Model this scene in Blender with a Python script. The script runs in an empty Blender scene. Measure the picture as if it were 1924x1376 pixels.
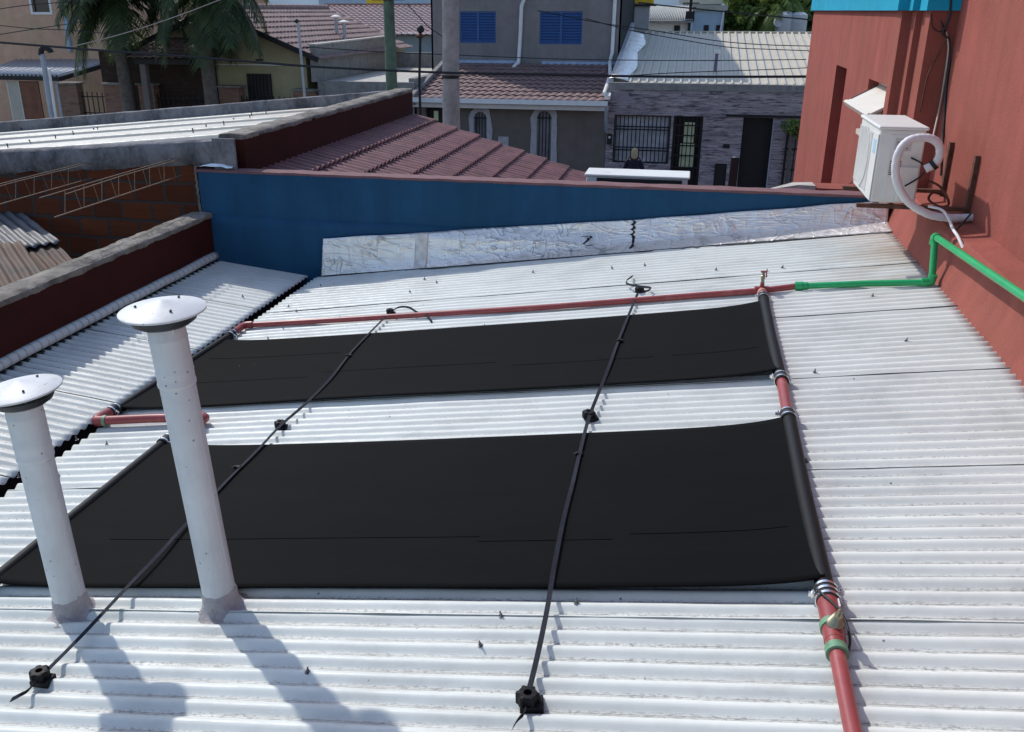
import bpy, bmesh, math, random
from mathutils import Vector, Matrix, noise
R = math.radians; PI = math.pi
random.seed(7)
C = bpy.context.scene
col = C.collection

# ------------------------------------------------------------------ camera, sky, sun, exposure
# world: origin at the camera's station; X along the house fronts, Y towards the street, Z up; eye at z = 0
FPX = 1700.0; PITCH = math.atan2(668, 1700); AZ = R(12.4)
cam_d = bpy.data.cameras.new('camera'); cam = bpy.data.objects.new('camera', cam_d); col.objects.link(cam)
cam.location = (0, 0, 0); cam.rotation_euler = (PI/2 - PITCH, 0, AZ)
cam_d.sensor_fit = 'HORIZONTAL'; cam_d.sensor_width = 36.0; cam_d.lens = FPX/1924*36.0
cam_d.shift_x = (962-912)/1924.0; cam_d.clip_start = 0.05; cam_d.clip_end = 6000
C.camera = cam
SUN_EL = R(44); SUN_DIR = Vector((-.79*math.cos(SUN_EL)/1.0, .613*math.cos(SUN_EL), math.sin(SUN_EL))).normalized()
W = bpy.data.worlds.new('World'); C.world = W; W.use_nodes = True
nt = W.node_tree; nt.nodes.clear()
sky = nt.nodes.new('ShaderNodeTexSky'); sky.sky_type = 'NISHITA'; sky.sun_disc = False
sky.sun_elevation = SUN_EL; sky.sun_rotation = math.atan2(SUN_DIR.x, SUN_DIR.y)
sky.air_density = 1.0; sky.dust_density = 1.0; sky.ozone_density = 1.3
bg = nt.nodes.new('ShaderNodeBackground'); bg.inputs[1].default_value = 0.15
wo = nt.nodes.new('ShaderNodeOutputWorld'); nt.links.new(sky.outputs[0], bg.inputs[0]); nt.links.new(bg.outputs[0], wo.inputs[0])
sl = bpy.data.lights.new('sun', 'SUN'); sl.energy = 2.45; sl.angle = R(0.9); sl.color = (1, .955, .90)
so = bpy.data.objects.new('sun', sl); col.objects.link(so); so.rotation_euler = SUN_DIR.to_track_quat('Z', 'Y').to_euler(); so.location = (-10, 8, 12)
C.view_settings.view_transform = 'Standard'; C.view_settings.look = 'None'; C.view_settings.exposure = 0.41; C.view_settings.gamma = 1

# ------------------------------------------------------------------ survey helpers: points on real planes of the place
_fw = Vector((-math.sin(AZ)*math.cos(PITCH), math.cos(AZ)*math.cos(PITCH), -math.sin(PITCH)))
_rt = Vector((math.cos(AZ), math.sin(AZ), 0)); _up = _rt.cross(_fw)
def _ray(x, y): return _rt*((x-912)/FPX) + _up*((688-y)/FPX) + _fw
def atX(x, y, X): r = _ray(x, y); return r*(X/r.x)
def atY(x, y, Y): r = _ray(x, y); return r*(Y/r.y)
def atZ(x, y, Z): r = _ray(x, y); return r*(Z/r.z)
SL = .145; D0 = 1.84                     # main roof plane: z = SL*x - D0
def rz(x): return SL*x - D0
def atR(x, y, h=0.0):
    r = _ray(x, y); return r*((h-D0)/(r.z - SL*r.x))
G = -4.75                                # street level

# ------------------------------------------------------------------ mesh builder
class MB:
    def __init__(s): s.v = []; s.f = []
    def add(s, vs, fs):
        b = len(s.v); s.v += [Vector(v) for v in vs]; s.f += [tuple(i+b for i in f) for f in fs]; return s
    def box(s, x0, y0, z0, x1, y1, z1):
        return s.add([(x0,y0,z0),(x1,y0,z0),(x1,y1,z0),(x0,y1,z0),(x0,y0,z1),(x1,y0,z1),(x1,y1,z1),(x0,y1,z1)],
              [(0,3,2,1),(4,5,6,7),(0,1,5,4),(1,2,6,5),(2,3,7,6),(3,0,4,7)])
    def obox(s, c, ax, ay, az, hx, hy, hz):
        c = Vector(c); ax = Vector(ax).normalized()*hx; ay = Vector(ay).normalized()*hy; az = Vector(az).normalized()*hz
        vs = [c+ax*i+ay*j+az*k for k in (-1,1) for i,j in ((-1,-1),(1,-1),(1,1),(-1,1))]
        return s.add(vs, [(0,3,2,1),(4,5,6,7),(0,1,5,4),(1,2,6,5),(2,3,7,6),(3,0,4,7)])
    def bar(s, a, b, w, h=None, up=(0,0,1)):
        a = Vector(a); b = Vector(b); d = (b-a); u = Vector(up)
        if abs(d.normalized().dot(u)) > .98: u = Vector((0,1,0))
        x = d.cross(u).normalized(); z = x.cross(d).normalized()
        return s.obox((a+b)/2, d, x, z, d.length/2, w/2, (h or w)/2)
    def prism(s, pts, vec):
        n = len(pts); vec = Vector(vec); P = [Vector(p) for p in pts]
        return s.add(P+[p+vec for p in P], [tuple(range(n-1,-1,-1)), tuple(range(n,2*n))]+[(i,(i+1)%n,n+(i+1)%n,n+i) for i in range(n)])
    def tube(s, pts, r, n=10, cap=True):
        P = [Vector(p) for p in pts]; rr = r if isinstance(r, (list, tuple)) else [r]*len(P)
        d = (P[1]-P[0]).normalized(); u = d.orthogonal().normalized(); rings = []
        for i, p in enumerate(P):
            if i == 0: t = (P[1]-P[0]).normalized()
            elif i == len(P)-1: t = (P[-1]-P[-2]).normalized()
            else: t = ((P[i+1]-p).normalized()+(p-P[i-1]).normalized()).normalized()
            u = (u - t*u.dot(t)).normalized(); w = t.cross(u)
            rings.append([p+(u*math.cos(2*PI*k/n)+w*math.sin(2*PI*k/n))*rr[i] for k in range(n)])
        vs = [q for g in rings for q in g]; fs = []
        for i in range(len(P)-1):
            for k in range(n): fs.append((i*n+k, i*n+(k+1)%n, (i+1)*n+(k+1)%n, (i+1)*n+k))
        if cap: fs += [tuple(range(n-1,-1,-1)), tuple((len(P)-1)*n+k for k in range(n))]
        return s.add(vs, fs)
    def lathe(s, prof, c=(0,0,0), ax=(0,0,1), n=28):
        c = Vector(c); q = Vector((0,0,1)).rotation_difference(Vector(ax).normalized()); vs = []; fs = []
        for r, z in prof:
            for k in range(n): vs.append(c + q @ Vector((r*math.cos(2*PI*k/n), r*math.sin(2*PI*k/n), z)))
        for i in range(len(prof)-1):
            for k in range(n): fs.append((i*n+k, i*n+(k+1)%n, (i+1)*n+(k+1)%n, (i+1)*n+k))
        fs += [tuple(range(n-1,-1,-1)), tuple((len(prof)-1)*n+k for k in range(n))]
        return s.add(vs, fs)
    def grid(s, rows):
        n = len(rows[0]); vs = [p for r in rows for p in r]; fs = []
        for i in range(len(rows)-1):
            for j in range(n-1): fs.append((i*n+j, i*n+j+1, (i+1)*n+j+1, (i+1)*n+j))
        return s.add(vs, fs)
    def ribbon(s, pts, side, w, t=.002):
        P = [Vector(p) for p in pts]; sd = [Vector(k).normalized() for k in (side if isinstance(side, list) else [side]*len(P))]; rows = []
        for i, p in enumerate(P):
            d = (P[min(i+1,len(P)-1)]-P[max(i-1,0)]).normalized(); n_ = d.cross(sd[i]).normalized()*t/2
            e = sd[i]*w/2; rows.append([p-e-n_, p+e-n_, p+e+n_, p-e+n_, p-e-n_])
        s.grid(rows); b = len(s.v)-5*len(P)
        s.f += [(b+3,b+2,b+1,b), (b+5*len(P)-5, b+5*len(P)-4, b+5*len(P)-3, b+5*len(P)-2)]
        return s
    def build(s, name, mat, parent=None, smooth=None, loc=None, bevel=None, solid=None):
        if parent is not None:
            L = parent['_w'] if '_w' in parent else (0,0,0); L = Vector(L)
        else:
            if loc is None:
                loc = Vector((sum(v.x for v in s.v)/len(s.v), sum(v.y for v in s.v)/len(s.v), min(v.z for v in s.v)))
            L = Vector(loc)
        me = bpy.data.meshes.new(name); me.from_pydata([v-L for v in s.v], [], s.f); me.update()
        if smooth:
            me.shade_smooth(); me.set_sharp_from_angle(angle=R(smooth))
        me.materials.append(mat); o = bpy.data.objects.new(name, me); col.objects.link(o)
        if parent is not None: o.parent = parent
        else: o.location = L
        o['_w'] = tuple(L)
        if solid:
            m = o.modifiers.new('thickness', 'SOLIDIFY'); m.thickness = solid; m.offset = -1
        if bevel:
            m = o.modifiers.new('bevel', 'BEVEL'); m.width = bevel; m.segments = 2; m.limit_method = 'ANGLE'; m.angle_limit = R(40)
        return o

def tag(o, label=None, cat=None, group=None, kind=None):
    if label: o['label'] = label
    if cat: o['category'] = cat
    if group: o['group'] = group
    if kind: o['kind'] = kind
    return o
def thing(name, label, cat, loc, group=None):
    o = bpy.data.objects.new(name, None); col.objects.link(o); o.location = loc; o['_w'] = tuple(loc); o.empty_display_size = .2
    return tag(o, label, cat, group)
def copy_tree(o, parent=None):
    c = o.copy(); col.objects.link(c)
    if parent is not None: c.parent = parent
    for ch in [k for k in bpy.data.objects if k.parent == o]: copy_tree(ch, c)
    return c

# ------------------------------------------------------------------ materials
def nd(nt, t, **kw):
    n = nt.nodes.new(t)
    for k, v in kw.items():
        if k[0] == 'i' and k[1:].isdigit(): n.inputs[int(k[1:])].default_value = v
        else: setattr(n, k, v)
    return n
class Mat:
    def __init__(s, name, rough=.7, metal=0.0, spec=.4):
        s.m = bpy.data.materials.new(name); s.m.use_nodes = True; s.t = s.m.node_tree; s.b = s.t.nodes['Principled BSDF']
        s.b.inputs['Roughness'].default_value = rough; s.b.inputs['Metallic'].default_value = metal
        s.b.inputs['Specular IOR Level'].default_value = spec
        s.co = nd(s.t, 'ShaderNodeTexCoord').outputs['Object']
    def l(s, a, b): s.t.links.new(a, b)
    def map(s, sc=(1,1,1), rot=(0,0,0)):
        n = nd(s.t, 'ShaderNodeMapping'); n.inputs['Scale'].default_value = sc; n.inputs['Rotation'].default_value = rot; s.l(s.co, n.inputs[0]); return n.outputs[0]
    def noise(s, scale, vec=None, detail=5, rough=.6, dist=0.0):
        n = nd(s.t, 'ShaderNodeTexNoise'); n.inputs['Scale'].default_value = scale; n.inputs['Detail'].default_value = detail
        n.inputs['Roughness'].default_value = rough; n.inputs['Distortion'].default_value = dist; s.l(vec or s.co, n.inputs['Vector']); return n.outputs[0]
    def ramp(s, fac, stops):
        n = nd(s.t, 'ShaderNodeValToRGB'); e = n.color_ramp.elements
        while len(e) < len(stops): e.new(.5)
        for k, (p, c) in enumerate(stops):
            e[k].position = p; e[k].color = (c[0], c[1], c[2], 1) if isinstance(c, (tuple, list)) else (c, c, c, 1)
        s.l(fac, n.inputs[0]); return n.outputs[0]
    def mix(s, f, a, b, mode='MIX'):
        n = nd(s.t, 'ShaderNodeMix', data_type='RGBA', blend_type=mode)
        for x, i in ((f, 0), (a, 6), (b, 7)):
            if isinstance(x, (int, float)): n.inputs[i].default_value = x if i == 0 else (x, x, x, 1)
            elif isinstance(x, (tuple, list)): n.inputs[i].default_value = (x[0], x[1], x[2], 1)
            else: s.l(x, n.inputs[i])
        return n.outputs[2]
    def math(s, op, a, b=None):
        n = nd(s.t, 'ShaderNodeMath', operation=op)
        for x, i in ((a, 0), (b, 1)):
            if x is None: continue
            if isinstance(x, (int, float)): n.inputs[i].default_value = x
            else: s.l(x, n.inputs[i])
        return n.outputs[0]
    def xyz(s):
        n = nd(s.t, 'ShaderNodeSeparateXYZ'); s.l(s.co, n.inputs[0]); return n.outputs
    def comb(s, x, y, z=0.0):
        n = nd(s.t, 'ShaderNodeCombineXYZ')
        for k, a in enumerate((x, y, z)):
            if isinstance(a, (int, float)): n.inputs[k].default_value = a
            else: s.l(a, n.inputs[k])
        return n.outputs[0]
    def bump(s, h, strength=.3, dist=.01):
        n = nd(s.t, 'ShaderNodeBump'); n.inputs['Strength'].default_value = strength; n.inputs['Distance'].default_value = dist
        s.l(h, n.inputs['Height'])
        if s.b.inputs['Normal'].links: s.l(s.b.inputs['Normal'].links[0].from_socket, n.inputs['Normal'])
        s.l(n.outputs[0], s.b.inputs['Normal']); return s
    def color(s, c):
        if isinstance(c, (tuple, list)): s.b.inputs['Base Color'].default_value = (c[0], c[1], c[2], 1)
        else: s.l(c, s.b.inputs['Base Color'])
        return s
    def rough(s, sock): s.l(sock, s.b.inputs['Roughness']); return s
def sc(c, k): return tuple(min(1, x*k) for x in c)
def plain(name, c, rough=.6, var=.18, scale=6, bump=.0, bscale=60, bdist=.003, metal=0.0, spec=.4, dirt=None, dirt_amt=(.55,.72)):
    m = Mat(name, rough, metal, spec)
    a = m.ramp(m.noise(scale, detail=8), [(.3, sc(c, 1-var)), (.7, sc(c, 1+var))])
    if dirt: a = m.mix(m.ramp(m.noise(scale*.55, detail=10, rough=.7), [(dirt_amt[0], 0), (dirt_amt[1], 1)]), a, dirt)
    m.color(a)
    if bump: m.bump(m.noise(bscale, detail=6), bump, bdist)
    return m.m

def roof_paint(name, base, pitch, phase=0.0, dirt=.9):
    m = Mat(name, .48, 0, .4)
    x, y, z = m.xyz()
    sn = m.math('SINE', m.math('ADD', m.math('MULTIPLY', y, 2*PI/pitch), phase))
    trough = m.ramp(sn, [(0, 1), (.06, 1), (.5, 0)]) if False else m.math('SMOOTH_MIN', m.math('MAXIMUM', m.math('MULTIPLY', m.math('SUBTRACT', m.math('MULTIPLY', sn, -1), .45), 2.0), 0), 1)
    c = m.ramp(m.noise(2.2, detail=9, rough=.65), [(.28, sc(base, .8)), (.5, base), (.75, sc(base, 1.07))])
    st = m.ramp(m.noise(1, m.map((1.2, 9, 1)), detail=8, rough=.7), [(.52, 0), (.72, .5)])
    c = m.mix(st, c, sc((base[0], base[1]*.97, base[2]*.93), .78))
    grit = m.ramp(m.noise(1, m.map((55, 150, 55)), detail=6, rough=.8), [(.505, 0), (.57, 1)])
    patch = m.ramp(m.noise(2.0, m.map((1, 2.5, 1)), detail=4), [(.38, .45), (.58, 1)])
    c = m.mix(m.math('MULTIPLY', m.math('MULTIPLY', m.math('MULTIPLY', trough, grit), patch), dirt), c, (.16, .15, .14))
    v = nd(m.t, 'ShaderNodeTexVoronoi', feature='F1'); v.inputs['Scale'].default_value = 9; m.l(m.co, v.inputs['Vector'])
    spot = m.ramp(v.outputs['Distance'], [(.028, 1), (.05, 0)])
    rnd = nd(m.t, 'ShaderNodeSeparateColor'); m.l(v.outputs['Color'], rnd.inputs[0])
    c = m.mix(m.math('MULTIPLY', spot, m.math('GREATER_THAN', rnd.outputs[0], .45)), c, (.13, .12, .115))
    v2 = nd(m.t, 'ShaderNodeTexVoronoi', feature='F1'); v2.inputs['Scale'].default_value = 2.3; m.l(m.map((1, 1.6, 1)), v2.inputs['Vector'])
    sp2 = m.math('MULTIPLY', m.ramp(v2.outputs['Distance'], [(.03, 1), (.2, 0)]), m.ramp(m.noise(45, detail=6, rough=.8), [(.56, 0), (.64, .6)]))
    c = m.mix(sp2, c, (.25, .23, .2))
    sm = m.math('MULTIPLY', m.ramp(m.noise(1, m.map((2.2, 3.4, 2)), detail=10, rough=.78), [(.50, 0), (.70, .55)]), m.ramp(m.noise(.8, detail=3), [(.4, .2), (.65, 1)]))
    c = m.mix(sm, c, (.43, .415, .385))
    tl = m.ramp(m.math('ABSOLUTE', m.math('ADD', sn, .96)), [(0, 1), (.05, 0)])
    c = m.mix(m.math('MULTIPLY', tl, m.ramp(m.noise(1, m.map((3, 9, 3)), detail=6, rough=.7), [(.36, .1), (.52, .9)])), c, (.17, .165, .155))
    mr = nd(m.t, 'ShaderNodeMapRange'); mr.inputs[1].default_value = 2.25; mr.inputs[2].default_value = 3.0; m.l(x, mr.inputs[0])
    mr2 = nd(m.t, 'ShaderNodeMapRange'); mr2.inputs[1].default_value = .9; mr2.inputs[2].default_value = 2.2; m.l(y, mr2.inputs[0])
    stn = m.math('MULTIPLY', m.math('MULTIPLY', mr.outputs[0], mr2.outputs[0]), m.ramp(m.noise(1, m.map((1.5, 5, 1)), detail=7, rough=.7), [(.38, 0), (.6, .75)]))
    c = m.mix(stn, c, (.42, .33, .25))
    m.color(c)
    m.rough(m.ramp(m.noise(14), [(.3, .4), (.7, .62)]))
    m.bump(m.noise(90, detail=5), .12, .002).bump(m.noise(7, detail=3), .25, .006)
    return m.m

def stucco(name, c, streak=.25, grain=.35, stain=None, gs=130):
    m = Mat(name, .88, 0, .2)
    a = m.ramp(m.noise(3, detail=8), [(.3, sc(c, .86)), (.7, sc(c, 1.12))])
    b = m.ramp(m.noise(1, m.map((7, 7, .5)), detail=6), [(.4, 0), (.7, streak)])
    a = m.mix(b, a, sc(c, .62))
    if stain: a = m.mix(m.ramp(m.noise(1.7, detail=10, rough=.72), [(.5, 0), (.68, .8)]), a, stain)
    a = m.mix(m.ramp(m.noise(170, detail=3), [(.62, 0), (.72, .35)]), a, sc(c, .45))
    a = m.mix(m.ramp(m.noise(.9, detail=7, rough=.65), [(.4, 0), (.68, .5)]), a, (c[0]*.72, c[1]*.95, c[2]*.8))
    m.color(a); m.bump(m.noise(gs, detail=5, rough=.7), grain, .006).bump(m.noise(9, detail=4), .2, .012)
    return m.m

def weathered(name, c, dark=(.05,.05,.055), lo=.45, hi=.65, bump=.8, moss=None):
    m = Mat(name, .92, 0, .15)
    a = m.ramp(m.noise(6, detail=10, rough=.7), [(.3, sc(c, .7)), (.55, c), (.75, sc(c, 1.25))])
    a = m.mix(m.ramp(m.noise(3.1, m.map((1,1,.6)), detail=12, rough=.78), [(lo, 0), (hi, .85)]), a, dark)
    if moss: a = m.mix(m.ramp(m.noise(5, detail=9, rough=.7), [(.55, 0), (.7, .6)]), a, moss)
    m.color(a); m.bump(m.noise(28, detail=10, rough=.75), bump, .015)
    return m.m

def brickmat(name, c1, c2, mortar, w, h, msize, face='XZ', bump=.6, rough=.9):
    m = Mat(name, rough, 0, .15); x, y, z = m.xyz()
    vec = m.comb(x if face == 'XZ' else y, z)
    wob = m.noise(6, detail=3); vv = nd(m.t, 'ShaderNodeVectorMath', operation='ADD'); sw = nd(m.t, 'ShaderNodeVectorMath', operation='SCALE'); sw.inputs['Scale'].default_value = .045
    wn = nd(m.t, 'ShaderNodeTexNoise'); wn.inputs['Scale'].default_value = 7; m.l(m.co, wn.inputs['Vector']); m.l(wn.outputs['Color'], sw.inputs[0]); m.l(vec, vv.inputs[0]); m.l(sw.outputs[0], vv.inputs[1])
    b = nd(m.t, 'ShaderNodeTexBrick'); b.inputs['Scale'].default_value = 1; b.inputs['Brick Width'].default_value = w; b.inputs['Row Height'].default_value = h
    b.inputs['Mortar Size'].default_value = msize; b.inputs['Mortar Smooth'].default_value = .25; b.inputs['Bias'].default_value = 0
    b.inputs['Color1'].default_value = (*c1, 1); b.inputs['Color2'].default_value = (*c2, 1); b.inputs['Mortar'].default_value = (*mortar, 1)
    m.l(vv.outputs[0], b.inputs['Vector'])
    a = m.mix(m.ramp(m.noise(1, m.map((3, 3, 40)), detail=6), [(.4, 0), (.7, .45)]), b.outputs[0], sc(c1, .5))
    a = m.mix(m.ramp(m.noise(2.5, detail=9, rough=.7), [(.55, 0), (.72, .6)]), a, (.07, .06, .055))
    m.color(a)
    inv = m.math('SUBTRACT', 1, b.outputs['Fac']); m.bump(inv, bump, .012).bump(m.noise(60, detail=5), .3, .004)
    return m.m

def stonemat(name):
    m = Mat(name, .85, 0, .2); x, y, z = m.xyz(); vec = m.comb(x, z)
    b = nd(m.t, 'ShaderNodeTexBrick', offset=.37); b.inputs['Scale'].default_value = 1; b.inputs['Brick Width'].default_value = .31; b.inputs['Row Height'].default_value = .062
    b.inputs['Mortar Size'].default_value = .006; b.inputs['Mortar Smooth'].default_value = .6
    b.inputs['Color1'].default_value = (.47,.42,.45,1); b.inputs['Color2'].default_value = (.3,.265,.3,1); b.inputs['Mortar'].default_value = (.06,.05,.06,1)
    wn = nd(m.t, 'ShaderNodeTexNoise'); wn.inputs['Scale'].default_value = 5; m.l(m.co, wn.inputs['Vector'])
    sw = nd(m.t, 'ShaderNodeVectorMath', operation='SCALE'); sw.inputs['Scale'].default_value = .06; m.l(wn.outputs['Color'], sw.inputs[0])
    vv = nd(m.t, 'ShaderNodeVectorMath', operation='ADD'); m.l(vec, vv.inputs[0]); m.l(sw.outputs[0], vv.inputs[1]); m.l(vv.outputs[0], b.inputs['Vector'])
    n1 = m.noise(1, m.map((3.2, 3.2, 21)), detail=5, rough=.6, dist=.6); n2 = m.noise(1, m.map((1.6, 1.6, 9)), detail=3)
    a = m.mix(.72, b.outputs[0], m.ramp(n2, [(.3, (.22,.19,.21)), (.5, (.36,.31,.33)), (.7, (.5,.44,.44))]))
    a = m.mix(m.ramp(n1, [(.52, 0), (.64, .92)]), a, (.075, .065, .08))
    m.color(m.mix(m.ramp(n1, [(.28, .5), (.42, 0)]), a, (.62, .55, .55)))
    m.bump(n1, 1.0, .05).bump(m.math('SUBTRACT', 1, b.outputs['Fac']), .4, .015)
    return m.m

def foilmat():
    m = Mat('crinkled_foil', .42, .72, .4)
    def ridge(n, w): return m.ramp(m.math('ABSOLUTE', m.math('SUBTRACT', n, .5)), [(0, 1), (w, 0)])
    n1 = m.noise(1, m.map((2.6, 3, 6)), detail=2, dist=.8); n2 = m.noise(1, m.map((8, 8, 2.5)), detail=1, dist=.6); n3 = m.noise(1, m.map((2, 2, 14)), detail=2, dist=.6)
    a = m.ramp(m.noise(3, detail=9, rough=.7), [(.3, (.84,.80,.74)), (.7, (.95,.92,.87))])
    mk = m.ramp(m.noise(2.6, detail=4), [(.45, .05), (.62, .8)])
    cr = m.math('MAXIMUM', ridge(n1, .014), m.math('MAXIMUM', ridge(n2, .010), ridge(n3, .014)))
    a = m.mix(m.math('MULTIPLY', cr, mk), a, (.17, .165, .16))
    a = m.mix(m.ramp(m.noise(1, m.map((4, 4, .7)), detail=8), [(.6, 0), (.72, .45)]), a, (.42, .39, .34))
    m.color(a); m.rough(m.ramp(m.noise(9, detail=6), [(.3, .32), (.7, .52)]))
    m.bump(ridge(n1, .06), .5, .008).bump(ridge(n2, .05), .35, .006).bump(ridge(n3, .06), .4, .006).bump(m.noise(9, m.map((1, 1, .6)), detail=4, dist=.6), .3, .02)
    return m.m

def leafmat(name, c, c2):
    m = Mat(name, .55, 0, .3)
    a = m.ramp(m.noise(2.5, detail=6), [(.3, c), (.7, c2)]); m.color(a)
    tr = nd(m.t, 'ShaderNodeBsdfTranslucent'); m.l(a, tr.inputs[0]); mx = nd(m.t, 'ShaderNodeMixShader'); mx.inputs[0].default_value = .3
    out = m.t.nodes['Material Output']; m.l(m.b.outputs[0], mx.inputs[1]); m.l(tr.outputs[0], mx.inputs[2]); m.l(mx.outputs[0], out.inputs[0])
    return m.m

def matmat():      # black polypropylene collector sheet: fine tubes running along the roof
    m = Mat('black_collector', .85, 0, .09); x, y, z = m.xyz()
    a = m.ramp(m.noise(1.5, m.map((1, 4, 1)), detail=7), [(.3, (.0016,.0018,.002)), (.7, (.0028,.0032,.0035))])
    a = m.mix(m.ramp(m.noise(40, m.map((.3, 1, 1)), detail=4), [(.62, 0), (.75, .4)]), a, (.0075,.0077,.008))
    m.color(a)
    wv = m.math('SINE', m.math('MULTIPLY', y, 2*PI/.0085)); m.bump(wv, .12, .002).bump(m.noise(1, m.map((2, 14, 2)), detail=3), .15, .01)
    return m.m

M = {}
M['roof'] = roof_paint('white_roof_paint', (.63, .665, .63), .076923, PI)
M['roof_far'] = roof_paint('white_roof_paint_neighbour', (.40, .395, .35), .25, dirt=.5)
M['blue'] = stucco('blue_paint', (.018, .078, .165), .55, .5)
M['teal'] = stucco('teal_paint', (.012, .3, .46), .15, .3)
M['red'] = stucco('terracotta_paint', (.315, .088, .07), .5, .8, gs=48)
M['maroon'] = stucco('dark_red_paint', (.055, .010, .0075), .3, .3, stain=(.022, .008, .0065))
M['coping'] = weathered('rough_coping', (.30, .275, .24), (.085, .078, .07), .44, .62, 1.0)
M['concrete'] = weathered('weathered_concrete', (.25, .245, .26), (.06, .06, .065), .46, .64, 1.0)
M['grey_wall'] = weathered('grey_render', (.27, .265, .255), (.12, .115, .11), .5, .7, .3)
M['pale_slab'] = weathered('pale_slab', (.5, .48, .44), (.3, .29, .27), .55, .75, .2)
M['dark_wall'] = stucco('dark_stucco', (.17, .145, .135), .35, .5, gs=60)
M['dark_wall2'] = stucco('grey_stucco', (.24, .215, .22), .3, .5, gs=60)
M['hollow_brick'] = brickmat('hollow_brick', (.15, .043, .019), (.095, .028, .014), (.06, .05, .045), .33, .19, .018)
M['fence_brick'] = brickmat('fence_brick', (.32, .17, .11), (.22, .11, .075), (.2, .17, .15), .24, .07, .012)
M['shade_dark'] = stucco('shade_dark_render', (.03, .03, .034), .3, .5, gs=60)  # near-black render: the side wall's deep shade is put into its colour
M['dark_brick_shade'] = brickmat('dark_brick_shade', (.07,.04,.03), (.045,.027,.022), (.04,.034,.03), .24, .07, .012)  # dark brick, with the porch's inner shadow put into its colour
M['stone'] = stonemat('split_stone')
M['foil'] = foilmat()
M['collector'] = matmat()
M['black'] = plain('black_plastic', (.008, .0085, .0095), .58, .2, 30, .1, 200, spec=.18)
M['seam_line'] = plain('seam_line', (.003,.003,.003), 1.0, .1, 20, spec=0.0)
M['strap'] = plain('black_webbing', (.018, .021, .03), .8, .3, 40, .4, 300, spec=.15)
M['dark'] = plain('dark_void', (.012, .012, .014), .6, .2)
M['gutter'] = plain('dark_gutter', (.035, .035, .04), .5, .3, 8)
M['pvc_red'] = plain('red_pipe', (.27, .055, .055), .38, .14, 9, .05, 60, dirt=(.46, .2, .17), dirt_amt=(.58, .8))
M['pvc_green'] = plain('green_pipe', (.015, .33, .11), .33, .12, 9)
M['oldgreen'] = plain('faded_green', (.13, .27, .16), .5, .25, 30)
M['galv'] = plain('galvanised', (.62, .63, .65), .38, .12, 14, .06, 90, metal=.85)
M['screw'] = plain('dull_screw', (.16,.16,.17), .5, .3, 60, metal=.6)
M['steel'] = plain('bright_steel', (.75, .75, .76), .25, .1, 30, metal=1)
M['brass'] = plain('brass', (.27, .25, .17), .35, .2, 40, metal=.7)
def ventmat():
    m = Mat('painted_vent', .5, 0, .4)
    a = m.ramp(m.noise(5, detail=9, rough=.65), [(.3, (.48,.505,.515)), (.7, (.6,.625,.64))])
    a = m.mix(m.ramp(m.noise(1, m.map((14, 14, 1.6)), detail=7, rough=.7), [(.52, 0), (.7, .5)]), a, (.40,.41,.41))
    v = nd(m.t, 'ShaderNodeTexVoronoi', feature='F1'); v.inputs['Scale'].default_value = 34; m.l(m.co, v.inputs['Vector'])
    rn = nd(m.t, 'ShaderNodeSeparateColor'); m.l(v.outputs['Color'], rn.inputs[0])
    a = m.mix(m.math('MULTIPLY', m.ramp(v.outputs['Distance'], [(.08, 1), (.16, 0)]), m.math('GREATER_THAN', rn.outputs[0], .72)), a, (.17,.17,.175))
    m.color(a); m.bump(m.noise(110, detail=5), .2, .003).bump(m.noise(12, detail=3), .2, .006)
    return m.m
M['vent'] = ventmat()
M['putty'] = weathered('putty', (.46, .44, .44), (.22, .2, .2), .5, .68, .8)
M['ac'] = plain('ac_white', (.68, .68, .65), .42, .05, 5, dirt=(.5, .48, .43), dirt_amt=(.52, .75))
M['ac_grille'] = plain('ac_grille', (.5, .5, .49), .5, .1, 20)
M['rubber'] = plain('dark_rubber', (.02, .02, .022), .7)
M['tape'] = plain('white_wrap', (.66, .65, .67), .6, .08, 12, .4, 40, .006)
M['white'] = plain('white_paint', (.7, .7, .69), .5, .08, 8)
M['cream'] = plain('cream_metal', (.62, .58, .5), .45, .08, 6)
M['rust'] = plain('rusty_steel', (.1, .045, .03), .85, .4, 18, .5, 90)
M['rebar'] = plain('rusty_rebar', (.22, .155, .105), .7, .3, 25, .3, 120)
M['tile'] = plain('roof_tile', (.19, .083, .085), .6, .3, 5, .3, 60, dirt=(.11, .06, .06))
M['tile_grey'] = plain('greyed_tile', (.27, .185, .17), .75, .3, 6, .3, 60, dirt=(.17, .13, .125))
M['tile_dark'] = plain('dark_tile', (.2, .13, .125), .75, .3, 6, .3, 60)
M['shutter'] = plain('blue_shutter', (.03, .09, .26), .5, .1, 8)
M['glass'] = plain('window_glass', (.03, .035, .045), .08, .2, 3, spec=.6)
M['bars'] = plain('black_bars', (.012, .012, .014), .5)
M['curtain'] = plain('curtain', (.62, .66, .7), .8, .3, 4)
M['lit'] = plain('backlit_pane_green', (.7, .8, .5), .5, .2, 4)  # pale green brightened to stand in for light behind the panes
M['seam'] = plain('cream_seam_roof', (.54, .49, .39), .5, .08, 4, dirt=(.4, .37, .31))
M['salmon'] = stucco('salmon_paint', (.6, .37, .26), .2, .4)
M['yellow'] = stucco('ochre_paint', (.36, .31, .19), .2, .3)
M['pale_blue'] = plain('pale_blue_render', (.34, .45, .56), .8, .08, 3)
M['sheet'] = plain('grey_sheet', (.42, .43, .46), .5, .12, 4, metal=.2)
M['old_sheet'] = plain('old_grey_sheet', (.115, .12, .13), .55, .3, 4, .2, 60, dirt=(.12, .1, .1))
M['rusty_sheet'] = plain('rusty_sheet', (.075, .055, .043), .75, .35, 4, .3, 60, dirt=(.09, .05, .032), dirt_amt=(.45, .55))
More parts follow.
